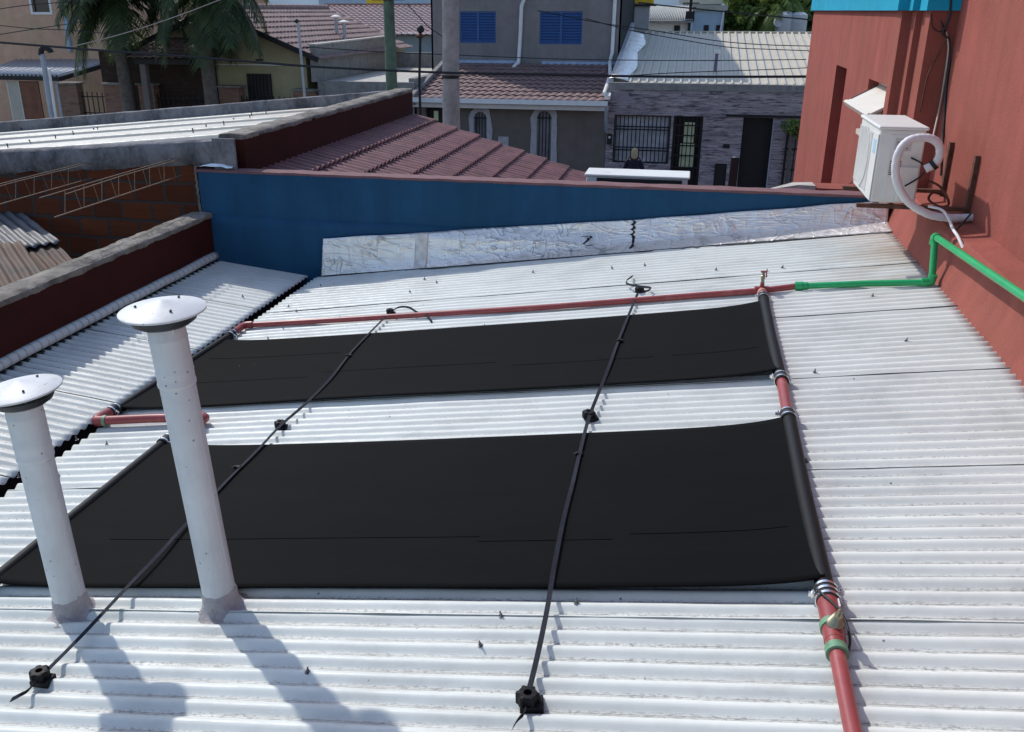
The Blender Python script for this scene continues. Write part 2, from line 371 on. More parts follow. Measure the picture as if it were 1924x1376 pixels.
M['poleconc'] = weathered('pole_concrete', (.36, .33, .31), (.2, .18, .17), .52, .7, .4)
M['polewood'] = weathered('green_pole', (.12, .17, .125), (.06, .08, .06), .5, .7, .4)
M['bark'] = plain('bark', (.12, .1, .085), .9, .35, 8, .8, 30, .01)
M['leaf'] = leafmat('leaf', (.03, .07, .02), (.075, .13, .035))
M['leaf_lit'] = leafmat('leaf_yellow_sunlit', (.08, .14, .03), (.19, .25, .06))  # lighter yellow-green copy of leaf; sunlight on foliage is put into the colour
M['palm'] = leafmat('palm_leaf', (.03, .055, .025), (.075, .11, .04))
M['asphalt'] = plain('asphalt', (.05, .05, .052), .9, .25, 4, .4, 80)
M['pavement'] = plain('pavement', (.3, .29, .28), .85, .15, 3, .2, 40)
M['earth'] = plain('ground', (.16, .14, .11), .95, .25, 1.5, .3, 20)
M['hills'] = plain('hills', (.14, .2, .25), 1, .15, .01)  # distance haze is put into the bluish base colour
M['wire'] = plain('black_cable', (.012, .012, .014), .5)
M['wire_light'] = plain('pale_cable', (.4, .33, .28), .6)
M['grey_pvc'] = plain('grey_pipe', (.33, .37, .42), .5, .1)
M['tank'] = plain('tank', (.45, .47, .5), .5, .1)
M['yellow_paint'] = plain('yellow_paint', (.75, .5, .03), .5, .1)
M['timber'] = plain('brown_boards', (.17, .07, .04), .7, .25, 5)

# ------------------------------------------------------------------ ground and street
def struct(name, mb, m):
    o = mb.build(name, m, loc=(0,0,0)); o['kind'] = 'structure'; return o
struct('ground', MB().add([(-2500,-400,G-.06),(2500,-400,G-.06),(2500,3000,G-.06),(-2500,3000,G-.06)], [(0,1,2,3)]), M['earth'])
struct('road', MB().box(-120, 16.6, G-.3, 120, 22.2, G-.02), M['asphalt'])
struct('pavement', MB().box(-120, 13.56, G-.3, 120, 16.6, G+.1), M['pavement'])
struct('far_pavement', MB().box(-120, 22.2, G-.3, 120, 23.9, G+.1), M['pavement'])
hb = MB(); rows = []
for j, (yy, zz) in enumerate(((1500, 0), (1700, 40), (2000, 55), (2400, 30))):
    rows.append([Vector((-2400+120*i, yy+60*noise.noise(Vector((i*.3, j, 0))), G-5+zz*(1+.7*noise.noise(Vector((i*.21, j*.7, 3)))))) for i in range(41)])
hb.grid(rows); hl = hb.build('hills', M['hills'], smooth=60, loc=(0,1700,G)); hl['kind'] = 'structure'

# ------------------------------------------------------------------ generic roof meshes
def corr_sheet(x0, x1, y0, y1, zf, amp, pitch, seg=10, nx=24, lift=0.0, liftw=.12, wob=.0025, seed=0):
    """corrugations run along X; near edge (y0) is lifted over its neighbour"""
    n = max(2, int((y1-y0)/pitch*seg)); rows = []
    for i in range(nx+1):
        x = x0+(x1-x0)*i/nx; r = []
        for j in range(n+1):
            y = y0+(y1-y0)*j/n
            z = zf(x)+amp*math.sin(2*PI*y/pitch)+lift*max(0, 1-(y-y0)/liftw)
            z += wob*noise.noise(Vector((x*2.1, y*1.3, seed))) + wob*.6*noise.noise(Vector((x*7, y*9, seed+5)))
            r.append(Vector((x, y, z)))
        rows.append(r)
    return MB().grid(rows)

def tile_roof(o, along, down, L, nrow, row, pitch, amp, step, seg=6, jit=.006):
    o = Vector(o); a = Vector(along).normalized(); d = Vector(down).normalized(); n = a.cross(d).normalized()
    if n.z < 0: n = -n
    cnt = int(L/pitch*seg); mb = MB()
    for r in range(nrow):
        rows = []
        for t, lift in ((-.02, 0), (.5, step*.5), (1.0, step), (1.0, step-.022)):
            ln = []
            for k in range(cnt+1):
                u = L*k/cnt; tid = math.floor(u/pitch)
                j = noise.noise(Vector((tid*1.7, r*2.3, 9)))*jit
                ph = (u/pitch) % 1.0
                w = amp*(abs(math.sin(PI*ph/.78))**.6 if ph < .78 else 0)
                ln.append(o+a*u+d*(row*(r+t)+j*1.5)+n*(lift+w+j))
            rows.append(ln)
        mb.grid(rows)
    return mb

# ------------------------------------------------------------------ the metal-roofed house we stand on
house = thing('metal_roof_house', 'low house under our feet with white corrugated metal roof and blue end wall', 'house', (-1.4, 4.5, G))
XG = -3.285; XR = 1.60
edges = [-.5, .5, 1.5, 2.5, 3.5, 4.5, 5.5, 6.5, 7.62]
for k in range(len(edges)-1):
    y0, y1 = edges[k], edges[k+1]+.06 if k < len(edges)-2 else edges[k+1]
    nx = 60 if y0 > 1 else 10
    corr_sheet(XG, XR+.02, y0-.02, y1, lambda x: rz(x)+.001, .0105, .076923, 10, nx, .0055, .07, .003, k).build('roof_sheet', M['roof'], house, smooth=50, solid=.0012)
edl = [-.4, .66, 1.66, 2.66, 3.66, 4.66, 5.66, 6.66, 7.74]
zl = lambda x: -2.338-.105*(x+3.37)
for k in range(len(edl)-1):
    y0, y1 = edl[k], edl[k+1]+.06 if k < len(edl)-2 else edl[k+1]
    corr_sheet(-4.33, -3.405, y0-.02, y1, zl, .0095, .076923, 10, 16, .0055, .07, .002, k+20).build('roof_sheet', M['roof'], house, smooth=50, solid=.0012)
MB().prism([(-3.52,-.4,-2.36),(-3.50,-.4,-2.36),(-3.49,-.4,-2.47),(-3.19,-.4,-2.47),(-3.18,-.4,-2.35),(-3.16,-.4,-2.35),(-3.17,-.4,-2.49),(-3.51,-.4,-2.49)], (0,8.12,0)).build('valley_gutter', M['gutter'], house)
# ceiling slab and walls below so the house has a body
MB().box(-4.34, -.5, G, 1.58, 7.72, -2.62).build('house_wall', M['dark_wall'], house)
# roofing screws
scr = MB(); scr.lathe([(.010,0),(.0105,.003),(.0055,.004),(.0055,.012),(.003,.013),(.003,.022),(.001,.023)], n=8)
screw_px = [(912,613),(945,1150),(1083,1137),(1515,868),(1440,510),(770,550),(796,527),(1212,498),(1150,505),(1470,505),(580,1262),(820,533),(1000,515),(1180,598),(640,598),(1530,700),
            (1640,560),(905,1207),(480,690),(1345,507),(1700,640)]
proto = None
for px, py in screw_px:
    p = atR(px, py, .008)
    if proto is None:
        q = MB(); q.add([v for v in scr.v], scr.f); proto = q.build('roofing_screw', M['screw'], house, smooth=40)
        proto.data.transform(Matrix.Translation(Vector(house['_w']))); s = proto
    else:
        s = proto.copy(); col.objects.link(s); s.parent = house
    p.y = round((p.y-.0192)/.076923)*.076923+.0192
    s.location = Vector((p.x, p.y, rz(p.x)+.010))-Vector(house['_w']); s.rotation_euler = (random.uniform(-.3,.3), random.uniform(-.25,.2), random.uniform(0, 3))
for px, py in ((560,583),(545,575),(600,540),(530,620),(500,640),(455,560),(200,836),(150,824),(115,893),(40,895),(455,690)):
    r_ = _ray(px, py); n_ = Vector((.105, 0, 1)); p = r_*((-2.338-.105*3.37)/(n_.dot(r_)))
    if p.x > -3.38: p = atR(px, py, .008); z_ = rz(p.x)+.008
    else: z_ = zl(p.x)+.009
    p.y = round((p.y-.0192)/.076923)*.076923+.0192
    s = proto.copy(); col.objects.link(s); s.parent = house; s.location = Vector((p.x, p.y, z_))-Vector(house['_w']); s.rotation_euler = (random.uniform(-.3,.3), random.uniform(-.2,.3), 0)
# blue end wall, with thicker foot
YB = 7.75
b = MB(); b.box(-4.46, YB, G, 1.60, YB+.18, -1.39); b.build('end_wall', M['blue'], house, bevel=.012)
rows = []
for i in range(61):
    x = -4.345+5.94*i/60; w = .012*noise.noise(Vector((x*1.3, 0, 0)))
    t = max(0, min(1, (x+1.0)/-1.6+.3)) if x > -1.6 else 1
    k = max(.12, min(1, (.6-x)/2.6))
    rows.append([Vector((x, YB-.002, -1.80+w)), Vector((x, YB-.02*k, -1.815+w)), Vector((x, YB-.045*k, -1.845+w)), Vector((x, YB-.05*k, -1.90+w)), Vector((x, YB-.052*k, -2.42))])
MB().grid(rows).build('wall_foot', M['blue'], house, smooth=70)
cp = MB(); rows = []
for i in range(81):
    x = -4.47+6.05*i/80; r_ = lambda a: .007*noise.noise(Vector((x*5, a, 1)))
    rows.append([Vector((x, YB-.006+r_(0), -1.402+r_(1))), Vector((x, YB-.004+r_(2), -1.382+r_(3))), Vector((x, YB+.09, -1.376+r_(4))), Vector((x, YB+.19, -1.385+r_(5))), Vector((x, YB+.19, -1.402))])
cp.grid(rows).build('wall_cap', plain('pink_cap', (.17, .085, .09), .85, .2, 8, .4, 60), house, smooth=40)
# ragged brick and mortar end of the blue wall
eg = MB(); rows = []
for i in range(25):
    z = -2.1+.75*i/24
    rows.append([Vector((-4.462-.03*abs(noise.noise(Vector((z*14, k, 2))))-.004, YB+.006+.18*k/5, z)) for k in range(6)])
eg.grid(rows).build('broken_wall_edge', M['coping'], house, solid=.02)
# left parapet with coping, flashing roll
MB().box(-4.55, -.5, G, -4.35, YB-.002, -1.80).build('side_parapet', M['maroon'], house)
rows = []; N = 260
for i in range(N+1):
    y = -.5+(YB-.02+.5)*i/N
    q = lambda a, s_=.010: s_*noise.noise(Vector((y*6, a*3.1, 0)))+.006*noise.noise(Vector((y*19, a*3.1, 4)))
    rows.append([Vector((-4.565+q(0), y, -1.815+q(1))), Vector((-4.56+q(2), y, -1.782+q(3))), Vector((-4.5, y, -1.772+q(4))), Vector((-4.44, y, -1.77+q(5))), Vector((-4.39, y, -1.774+q(6))), Vector((-4.343+q(7), y, -1.784+q(8))), Vector((-4.338+q(9), y, -1.812+q(10))), Vector((-4.352, y, -1.83+q(11)*1.6))])
MB().grid(rows).build('coping', M['coping'], house, smooth=60)
rows = []
for i in range(121):
    y = -.4+(7.70+.4)*i/120; w = .007*noise.noise(Vector((y*2.2, 0, 7)))
    rows.append([Vector((-4.35+.048*math.cos(t)+.0, y, -2.185+w+.040*math.sin(t)+.0)) for t in [PI/2-k*PI*1.0/7 for k in range(8)]])
MB().grid(rows).build('wall_flashing', M['roof'], house, smooth=60, solid=.004)
MB().box(-4.352, -.4, -2.36, -4.31, 7.7, -2.232).build('flashing_filler', M['gutter'], house)
# foil flashing leaning on the blue wall
def foil_top(x):
    a = (-3.254,-1.957,-.387,-1.659,1.64,-1.405)
    return a[1]+(a[3]-a[1])*(x-a[0])/(a[2]-a[0]) if x < a[2] else a[3]+(a[5]-a[3])*(x-a[2])/(a[4]-a[2])
def foot_off(x, z):
    k = max(.12, min(1, (.6-x)/2.6)); return k*.056*max(0, min(1, (-1.78-z)/.10))
rows = []; NX = 240; NZ = 18
for i in range(NX+1):
    x = -3.235+(1.60+3.235)*i/NX; u = i/NX; r_ = []
    yb = 7.665-.26*u; zb = rz(x)+.018; zt = foil_top(x)+.010*noise.noise(Vector((x*3, 1, 1)))
    for j in range(NZ+1):
        t = j/NZ
        if t < .22: k = t/.22; y = yb+(YB-.075-yb)*k*.9; z = zb+(zt-zb)*(.16*k*k)
        else: k = (t-.22)/.78; y = yb+(YB-.075-yb)*.9+(YB-.02-(yb+(YB-.075-yb)*.9))*k**.8; z = zb+(zt-zb)*(.16+.84*k)
        p = Vector((x*4.5, z*7, 0)); e = math.sin(PI*min(1, t*4))*1 if t < .25 else 1
        y += .005*e*noise.noise(p) + .003*e*abs(noise.noise(p*2.3)) - .004 - foot_off(x, z)
        r_.append(Vector((x+(.02*t if i == 0 else 0), y, z)))
    rows.append(r_)
MB().grid(rows).build('foil_flashing', M['foil'], house, smooth=30, solid=.002)
def foil_pt(x, t):
    i = max(0, min(NX, round((x+3.235)/(4.835)*NX))); return rows[i][round(t*NZ)]
def blob(pts, w):
    P = [Vector(p) for p in pts]; L = []; Rr = []
    for k, p in enumerate(P):
        ww = w*(.5+abs(noise.noise(Vector((k*1.7, w*90, p.x))))*1.3); L.append(p+Vector((-ww, -.006, .003))); Rr.append(p+Vector((ww, -.006, 0)))
    MB().grid([L, Rr]).build('tar_patch', M['dark'], house, solid=.002)
blob([foil_pt(-.40+.008*math.sin(k*2), k/NZ) for k in range(2, NZ+1)], .012)
blob([foil_pt(-.81+.006*k, .35+.02*k) for k in range(10)], .012); blob([foil_pt(-.80+.008*k, .3) for k in range(10)], .010)
blob([foil_pt(-.84+.008*k, .56) for k in range(9)], .006)
jn = [[rows[i][j]+Vector((0, -.0035, .0015)) for j in range(NZ+1)] for i in range(45, 52)]
MB().grid(jn).build('foil_joint', plain('dull_foil', (.68, .65, .6), .5, .25, 14, .3, 60, metal=.4), house, smooth=30, solid=.001)
L = []; Rr = []
for k in range(0, NX+1):
    p = rows[k][0]; q_ = max(0, noise.noise(Vector((p.x*5, 3, 1)))+noise.noise(Vector((p.x*19, 3, 5)))*.7+.12)
    L.append(p+Vector((0, -.003-.022*q_, -.006))); Rr.append(p+Vector((0, .004+.03*q_, .004)))
MB().grid([L, Rr]).build('tar_seam', M['dark'], house, solid=.002)
sm = MB(); rr = [[Vector((-4.50+.055*i, 7.78+.035*j, -1.352+.035*noise.noise(Vector((i*.4, j*.5, 2)))+.012*j*.3)) for j in range(7)] for i in range(8)]
tag(sm.grid(rr).build('scrap_metal_sheet', M['steel'], solid=.002, smooth=30), 'crumpled shiny scrap of sheet metal lying on the left corner of the blue wall', 'scrap metal')

# ------------------------------------------------------------------ tiled front house and its red party wall
front = thing('tiled_porch_house', 'front house with red clay tile porch roof and dark red party wall', 'house', (-1.2, 10.6, G))
s31 = .305; dn = Vector((1, 0, -s31)).normalized()
tile_roof((-4.05, 7.95, -1.462), (0,1,0), dn, 5.47, 18, .352, .140, .036, .034, 8).build('tile_roof', M['tile'], front, smooth=50)
MB().box(-4.04, 7.96, G, 1.58, 8.1, -3.3).box(-4.04, 13.2, G, 1.58, 13.36, -3.3).build('front_wall', M['red'], front)
MB().prism([(-4.05,7.95,-1.50),(1.58,7.95,-1.50-s31*5.63),(1.58,7.95,-1.60-s31*5.63),(-4.05,7.95,-1.60)], (0,5.44,0)).build('roof_deck', M['timber'], front)
MB().box(-4.30, 7.94, G, -4.052, 13.395, -1.10).build('party_wall', M['maroon'], front)
rows = []
for i in range(161):
    y = 7.935+5.47*i/160; q = lambda a: .009*noise.noise(Vector((y*4, a*3, 11)))+.004*noise.noise(Vector((y*15, a*3, 4)))
    rows.append([Vector((-4.31+q(0), y, -1.12+q(1))), Vector((-4.305+q(2), y, -1.078+q(3))), Vector((-4.18, y, -1.07+q(4))), Vector((-4.06+q(5), y, -1.078+q(6))), Vector((-4.047+q(7), y, -1.1+q(8))), Vector((-4.053, y, -1.125+q(9)*2))])
cpn = MB().grid(rows); n_ = len(rows[0]); cpn.f += [tuple(range(n_)), tuple(160*n_+k for k in range(n_-1, -1, -1))]
cpn.build('coping', M['coping'], front, smooth=60)

# ------------------------------------------------------------------ brick neighbour on the left
nb = thing('brick_neighbour_house', 'unfinished hollow brick house with pale metal roof and rough concrete beam on the left', 'house', (-9, 10.6, G))
bt = lambda x: -1.10+.076*(x+4.13)
MB().prism([(-16,7.87,G),(-4.31,7.87,G),(-4.31,7.87,bt(-4.31)-.1),(-16,7.87,bt(-16)-.1)], (0,.16,0)).build('brick_wall', M['hollow_brick'], nb)
rows = []
for i in range(301):
    x = -16+11.70*i/300; q = lambda a, s_=.022: s_*noise.noise(Vector((x*4, a*3.3, 21)))+.010*noise.noise(Vector((x*13, a*3.3, 4)))
    z = bt(x)
    rows.append([Vector((x, 7.865, z-.23+q(0)*2.2)), Vector((x, 7.835+q(1), z-.19+q(2)*1.5)), Vector((x, 7.825+q(3), z-.1)), Vector((x, 7.83+q(4), z-.02+q(5)*.5)), Vector((x, 7.86, z+q(6)*.4)), Vector((x, 8.04, z-.005+q(7)*.4)), Vector((x, 8.05, z-.2))])
bm_ = MB().grid(rows); n_ = 7; bm_.f.append(tuple(300*n_+k for k in range(n_)))
bm_.build('concrete_beam', M['concrete'], nb, smooth=60)
MB().grid([[Vector((-4.31, 7.84+.012*noise.noise(Vector((i, j, 3))), -1.5+.4*j/8)) + Vector((.055*i*1.0, -.0, 0)) for j in range(9)] for i in range(5)]).build('mortar_end', M['concrete'], nb, solid=.03)
zr = lambda x: -1.245+.092*(x+4.1)
rows = []; ny = 540
for i in range(61):
    x = -16+11.72*i/60; r_ = []
    for j in range(ny+1):
        y = 8.03+5.39*j/ny; t = (y-8.2) % 1.02; rib = .034*max(0, min(1, (.07-abs(t-.5))/.03))
        r_.append(Vector((x, y, zr(x)+rib+.006*math.sin(2*PI*y/.17)+.004*noise.noise(Vector((x*.8, y*2, 7))))))
    rows.append(r_)
MB().grid(rows).build('roof_sheet', M['roof_far'], nb, smooth=40, solid=.0015)
rows = []
for i in range(201):
    x = -18+13.72*i/200; z = -1.115+.091*(x+4.5); q = lambda a: .02*noise.noise(Vector((x*3, a*3.3, 31)))+.008*noise.noise(Vector((x*12, a, 3)))
    rows.append([Vector((x, 13.385, z-.55)), Vector((x, 13.38+q(1)*.5, z-.2)), Vector((x, 13.375+q(2)*.5, z-.01+q(3)*.6)), Vector((x, 13.40, z+q(4)*.7)), Vector((x, 13.55, z-.01+q(5)*.7)), Vector((x, 13.56, G))])
MB().grid(rows).build('street_parapet', M['concrete'], nb, smooth=60)
hk = MB().tube([(0,0,-.01),(0,0,.035),(.004,-.01,.05),(.004,-.022,.045)], .007, 6)
hp = None
for px, py in ((15,278),(57,271),(105,262),(138,254),(177,248),(184,246),(235,236),(273,230),(280,226),(10,252),(42,247),(363,250),(388,242),(421,236),(440,230),(470,224),(473,219),(500,216),(529,208)):
    r_ = _ray(px, py); t_ = (-1.245+.092*4.1)/(r_.z-.092*r_.x); p = r_*t_
    if hp is None:
        hp = hk.build('roof_hook', M['dark'], nb); hp.data.transform(Matrix.Translation(Vector(nb['_w']))); s = hp
    else: s = hp.copy(); col.objects.link(s); s.parent = nb
    s.location = Vector((p.x, p.y, zr(p.x)+.005))-Vector(nb['_w'])
# lattice joist ends sticking out of the beam
def truss(x, y0, y1, zt, zb, label, seed):
    t = thing('lattice_joist', label, 'rebar joist', (x, y1, zb), 'rusty lattice joists sticking out of the concrete beam')
    MB().tube([(x-.045,y0,zt-.01),(x-.04,(y0+y1)/2,zt),(x-.03,y1,zt+.004)], .0036, 6).tube([(x+.045,y0+.18,zt-.012),(x+.04,(y0+y1)/2,zt+.004),(x+.03,y1,zt)], .0036, 6).build('top_bar', M['rebar'], t)
    MB().tube([(x,y0+.07,zb-.01),(x,y1,zb)], .005, 6).build('bottom_bar', M['rebar'], t)
    w = MB(); n = int((y1-y0-.2)/.24)
    for k in range(n):
        ya = y0+.2+.24*k
        w.tube([(x,ya,zb),(x-.042,ya+.1,zt)], .003, 5).tube([(x+.042,ya+.1,zt),(x,ya+.2,zb)], .003, 5)
    w.build('web_bar', M['rebar'], t)
truss(-4.70, 5.93, 7.86, -1.305, -1.465, 'rusty lattice joist nearest the blue wall, whole length in view', 1)
truss(-5.65, 5.6, 7.86, -1.372, -1.52, 'rusty lattice joist farther left, cut off by the photo edge', 2)
# rusty lean-to sheets in the left yard
def rs(name_label, p0, ang, tilt, w, l, m):
    g = corr_sheet(-l/2, l/2, -w/2, w/2, lambda x: 0, .012, .09, 8, 12, 0, .1, .02, random.random()*50)
    mt = Matrix.Translation(Vector(p0)) @ Matrix.Rotation(R(ang), 4, 'Z') @ Matrix.Rotation(R(tilt), 4, 'Y')
    g.v = [mt @ v for v in g.v]
    return tag(g.build('old_roof_sheet', m, solid=.002, smooth=50), name_label, 'metal sheet', 'old corrugated sheets in the left yard')
rs('greyish corrugated sheet lying uppermost beside the brick wall', (-6.28, 7.44, -1.97), -36, 5, .42, 1.25, M['old_sheet'])
rs('brown rusted corrugated sheet tucked under the greyish sheet', (-5.80, 6.98, -2.06), -40, 6, .55, 1.2, M['rusty_sheet'])
rs('rusted pale corrugated sheet nearest the left parapet coping', (-5.62, 6.35, -2.05), -42, 7, .62, 1.3, M['rusty_sheet'])
yb_ = thing('yard_shed', 'dark low shed carrying the old corrugated sheets beside the brick wall', 'shed', (-6.9, 6.5, G))
MB().box(-10, 3.6, G, -4.62, 7.8, -2.36).build('shed_wall', M['dark_wall'], yb_)
MB().box(-10, 3.6, -2.358, -4.62, 7.8, -2.32).build('shed_deck', M['rusty_sheet'], yb_)

# ------------------------------------------------------------------ red building on the right
rb = thing('terracotta_building', 'tall terracotta rendered building with teal top band on the right', 'building', (3.5, 9, G))
TOP = 1.9; WX = 1.73
# plan profile of the wall facing left, far to near: X = 1.60, 1.70, 1.83
holes = [(12.55, 11.68, -2.5, -.63), (10.17, 8.80, -1.13, -.64)]       # (y far, y near, z0, z1)
w = MB()
ys = sorted({8.15, 15.7} | {h[0] for h in holes} | {h[1] for h in holes}); zs = sorted({G, TOP} | {h[2] for h in holes} | {h[3] for h in holes})
for a in range(len(ys)-1):
    for c in range(len(zs)-1):
        cy, cz = (ys[a]+ys[a+1])/2, (zs[c]+zs[c+1])/2
        if any(h[1] < cy < h[0] and h[2] < cz < h[3] for h in holes): continue
        w.add([(WX,ys[a],zs[c]),(WX,ys[a],zs[c+1]),(WX,ys[a+1],zs[c+1]),(WX,ys[a+1],zs[c])], [(0,1,2,3)])
for yf, yn, z0, z1 in holes:
    d = .34
    w.add([(WX,yf,z0),(WX,yn,z0),(WX,yn,z1),(WX,yf,z1),(WX+d,yf,z0),(WX+d,yn,z0),(WX+d,yn,z1),(WX+d,yf,z1)], [(0,1,5,4),(1,2,6,5),(2,3,7,6),(3,0,4,7),(4,5,6,7)])
P = [(WX,8.15),(1.53,8.15),(1.53,7.99),(1.60,7.99),(1.60,7.84),(1.645,7.84),(1.645,7.58),(1.83,7.58),(1.83,-.5),(6,-.5),(6,15.7),(WX,15.7)]
for (xa, ya), (xb, yb) in zip(P[:-1], P[1:]):
    w.add([(xa,ya,G),(xa,ya,TOP),(xb,yb,TOP),(xb,yb,G)], [(0,1,2,3)])
w.add([(x, y, TOP) for x, y in P], [tuple(range(len(P)))])
w.build('wall', M['red'], rb)
MB().prism([(1.685,15.75,0),(1.685,8.2,0),(1.485,8.2,0),(1.485,7.95,0),(1.56,7.95,0),(1.56,7.80,0),(1.605,7.80,0),(1.605,7.54,0),(1.829,7.54,0),(1.829,15.75,0)], (0,0,1.1)).build('top_band', M['teal'], rb)
# plinth at the edge of the metal roof
rows = []
for i in range(91):
    y = -.5+8.2*i/90; q = lambda a: .008*noise.noise(Vector((y*3, a*3, 41)))
    rows.append([Vector((1.585+q(0), y, rz(1.585)-.03)), Vector((1.60+q(1), y, rz(1.6)+.035)), Vector((1.645+q(2), y, -1.46+q(3))), Vector((1.655, y, -1.33+q(4))), Vector((1.68, y, -1.30+q(5))), Vector((1.85, y, -1.275))])
pl_ = MB().grid(rows); n_ = 6; pl_.f.append(tuple(90*n_+k for k in range(n_-1,-1,-1)))
pl_.build('plinth', M['red'], rb, smooth=35)
# window in the wall with its top-hung sash pushed open
win = MB(); h = holes[1]
win.box(1.83, h[1], h[2], 1.89, h[0], h[2]+.05).box(1.83, h[1], h[3]-.05, 1.89, h[0], h[3]).box(1.83, h[1], h[2]+.05, 1.89, h[1]+.05, h[3]-.05).box(1.83, h[0]-.05, h[2]+.05, 1.89, h[0], h[3]-.05)
wf = win.build('window_frame', M['cream'], rb)
hinge = Vector((1.84, 0, -.705)); outer = Vector((1.555, 0, -.862)); dv = (outer-hinge); L_ = dv.length; dv.normalize(); ym = (h[0]+h[1])/2; nv = dv.cross(Vector((0,1,0)))
c0 = (hinge+outer)/2+Vector((0,ym,0)); hw = (h[0]-h[1])/2-.02
MB().obox(c0, dv, (0,1,0), nv, L_/2, hw, .012).build('sash', M['cream'], wf, bevel=.004)
MB().obox(outer+Vector((0,ym,0))+dv*.02, dv, (0,1,0), nv, .018, hw+.008, .022).build('sash_rail', M['cream'], wf)
MB().obox(c0+Vector((0,hw-.03,0))-nv*.016 if nv.z < 0 else c0+Vector((0,hw-.03,0))+nv*.016, dv, (0,1,0), nv, L_/2-.03, .012, .004).build('sash_gasket', M['dark'], wf)
MB().box(WX-.05, h[1]-.02, h[2]-.05, WX+.12, h[0]+.02, h[2]-.003).build('window_sill', M['cream'], rb)
# pale slab lean-to at the foot of the wall
MB().prism([(.70,9.0,-1.60),(1.045,9.0,-1.53),(1.20,9.0,-1.535),(1.20,9.30,-1.55),(1.02,9.30,-1.56)], (0,0,-.05)).build('canopy_slab', M['pale_slab'], rb)
MB().box(1.2, 9.0, -1.66, WX+.01, 9.30, -1.555).build('canopy_bracket', M['red'], rb)

# ------------------------------------------------------------------ air conditioner with bracket, hose and cables
ac = thing('air_conditioner', 'white outdoor air conditioner unit on a rusty wall bracket above the metal roof', 'air conditioner', (1.35, 6.75, -1.19))
ax0, ax1, ay0, ay1, az0, az1 = 1.205, 1.485, 6.40, 7.12, -1.185, -.715
MB().box(ax0, ay0, az0, ax1, ay1, az1).build('casing', M['ac'], ac, bevel=.012)
MB().box(ax0-.012, ay0-.012, az1-.001, ax1+.012, ay1+.012, az1+.022).build('lid', M['ac'], ac, bevel=.010)
g = MB()
for k in range(26): g.box(ax0-.010, ay0+.20, az0+.05+.0145*k, ax0-.001, ay1-.03, az0+.057+.0145*k)
g.box(ax0-.007, ay0+.19, az0+.04, ax0-.003, ay1-.02, az0+.05+.0145*26).build('fan_grille', M['ac_grille'], ac)
fr_ = MB().lathe([(.20,0),(.205,.003),(.20,.006),(.185,.003)], (ax0-.0075, (ay0+.20+ay1-.03)/2, (az0+az1)/2+.005), (-1,0,0), 40); fr_.build('fan_ring', M['ac_grille'], ac, smooth=40)
MB().box(ax0-.006, ay0+.005, az0+.01, ax0-.001, ay0+.19, az1-.03).build('front_panel', M['ac'], ac, bevel=.002)
MB().box(ax0-.008, ay0+.05, az1-.16, ax0-.0062, ay0+.13, az1-.07).build('sticker', plain('blue_sticker', (.35, .55, .7), .5), ac)
MB().box(ax0+.07, ay0-.007, az0+.03, ax1-.01, ay0+.002, az1-.03).build('side_cover', M['ac'], ac, bevel=.003)
MB().box(ax0+.15, ay0-.03, az0+.02, ax1-.015, ay0-.008, az0+.24).build('valve_cover', M['ac'], ac, bevel=.006)
lv = MB()
for k in range(7): lv.box(ax0+.085, ay0-.010, az0+.185+.014*k, ax0+.155, ay0-.0072, az0+.190+.014*k)
for k in range(3): lv.box(ax0+.11, ay0-.010, az1-.115+.018*k, ax0+.18, ay0-.0072, az1-.110+.018*k)
lv.build('vent_slot', M['dark'], ac)
MB().box(ax0+.10, ay0-.009, az1-.13, ax0+.20, ay0-.0068, az1-.05).build('handle_recess', M['ac_grille'], ac)
ft = MB().box(ax0+.03, ay0+.05, az0-.012, ax0+.07, ay0+.1, az0+.002); ft.build('rubber_foot', M['rubber'], ac)
MB().box(ax0+.03, ay1-.1, az0-.012, ax0+.07, ay1-.05, az0+.002).build('rubber_foot', M['rubber'], ac)
MB().box(ax1-.07, ay0+.05, az0-.012, ax1-.03, ay0+.1, az0+.002).build('rubber_foot', M['rubber'], ac)
MB().box(ax1-.07, ay1-.1, az0-.012, ax1-.03, ay1-.05, az0+.002).build('rubber_foot', M['rubber'], ac)
br = thing('wall_bracket', 'rusty steel angle bracket holding the white air conditioner to the red wall', 'bracket', (1.5, 6.75, -1.22))
for yy in (6.40, 7.05):
    MB().box(1.13, yy, az0-.038, 1.80, yy+.04, az0-.013).build('arm', M['rust'], br)
    MB().box(1.80, yy, az0-.06, 1.829, yy+.04, az0+.32).build('upright', M['rust'], br)
# insulated hose: comes out of the unit, loops up and falls to the wall
def smoothpts(pts, n=8):
    P = [Vector(p) for p in pts]; out = []
    for i in range(len(P)-1):
        p0, p1, p2, p3 = P[max(i-1,0)], P[i], P[i+1], P[min(i+2,len(P)-1)]
        for k in range(n):
            t = k/n; out.append(.5*((2*p1)+(p2-p0)*t+(2*p0-5*p1+4*p2-p3)*t*t+(3*p1-p0-3*p2+p3)*t**3))
    return out+[P[-1]]
hp_px = [(1738,318,6.33),(1757,308,6.32),(1766,290,6.31),(1764,272,6.30),(1750,261,6.29),(1730,259,6.28),(1708,264,6.27),(1692,280,6.26),(1684,303,6.26),(1683,330,6.26),(1690,355,6.26),(1705,378,6.27),(1728,395,6.28),(1755,406,6.3),(1790,410,6.32),(1826,409,6.34),(1850,408,6.36)]
hz = smoothpts([atY(*p) for p in hp_px], 7)
hose = thing('insulated_hose', 'thick white wrapped hose looping over the side of the air conditioner', 'hose', (1.5, 6.3, -1.2))
MB().tube(hz, [.0255+.0011*math.sin(i*2.1)+.0018*noise.noise(Vector((i*.35, 0, 3))) for i in range(len(hz))], 12).build('wrapped_tube', M['tape'], hose, smooth=60)
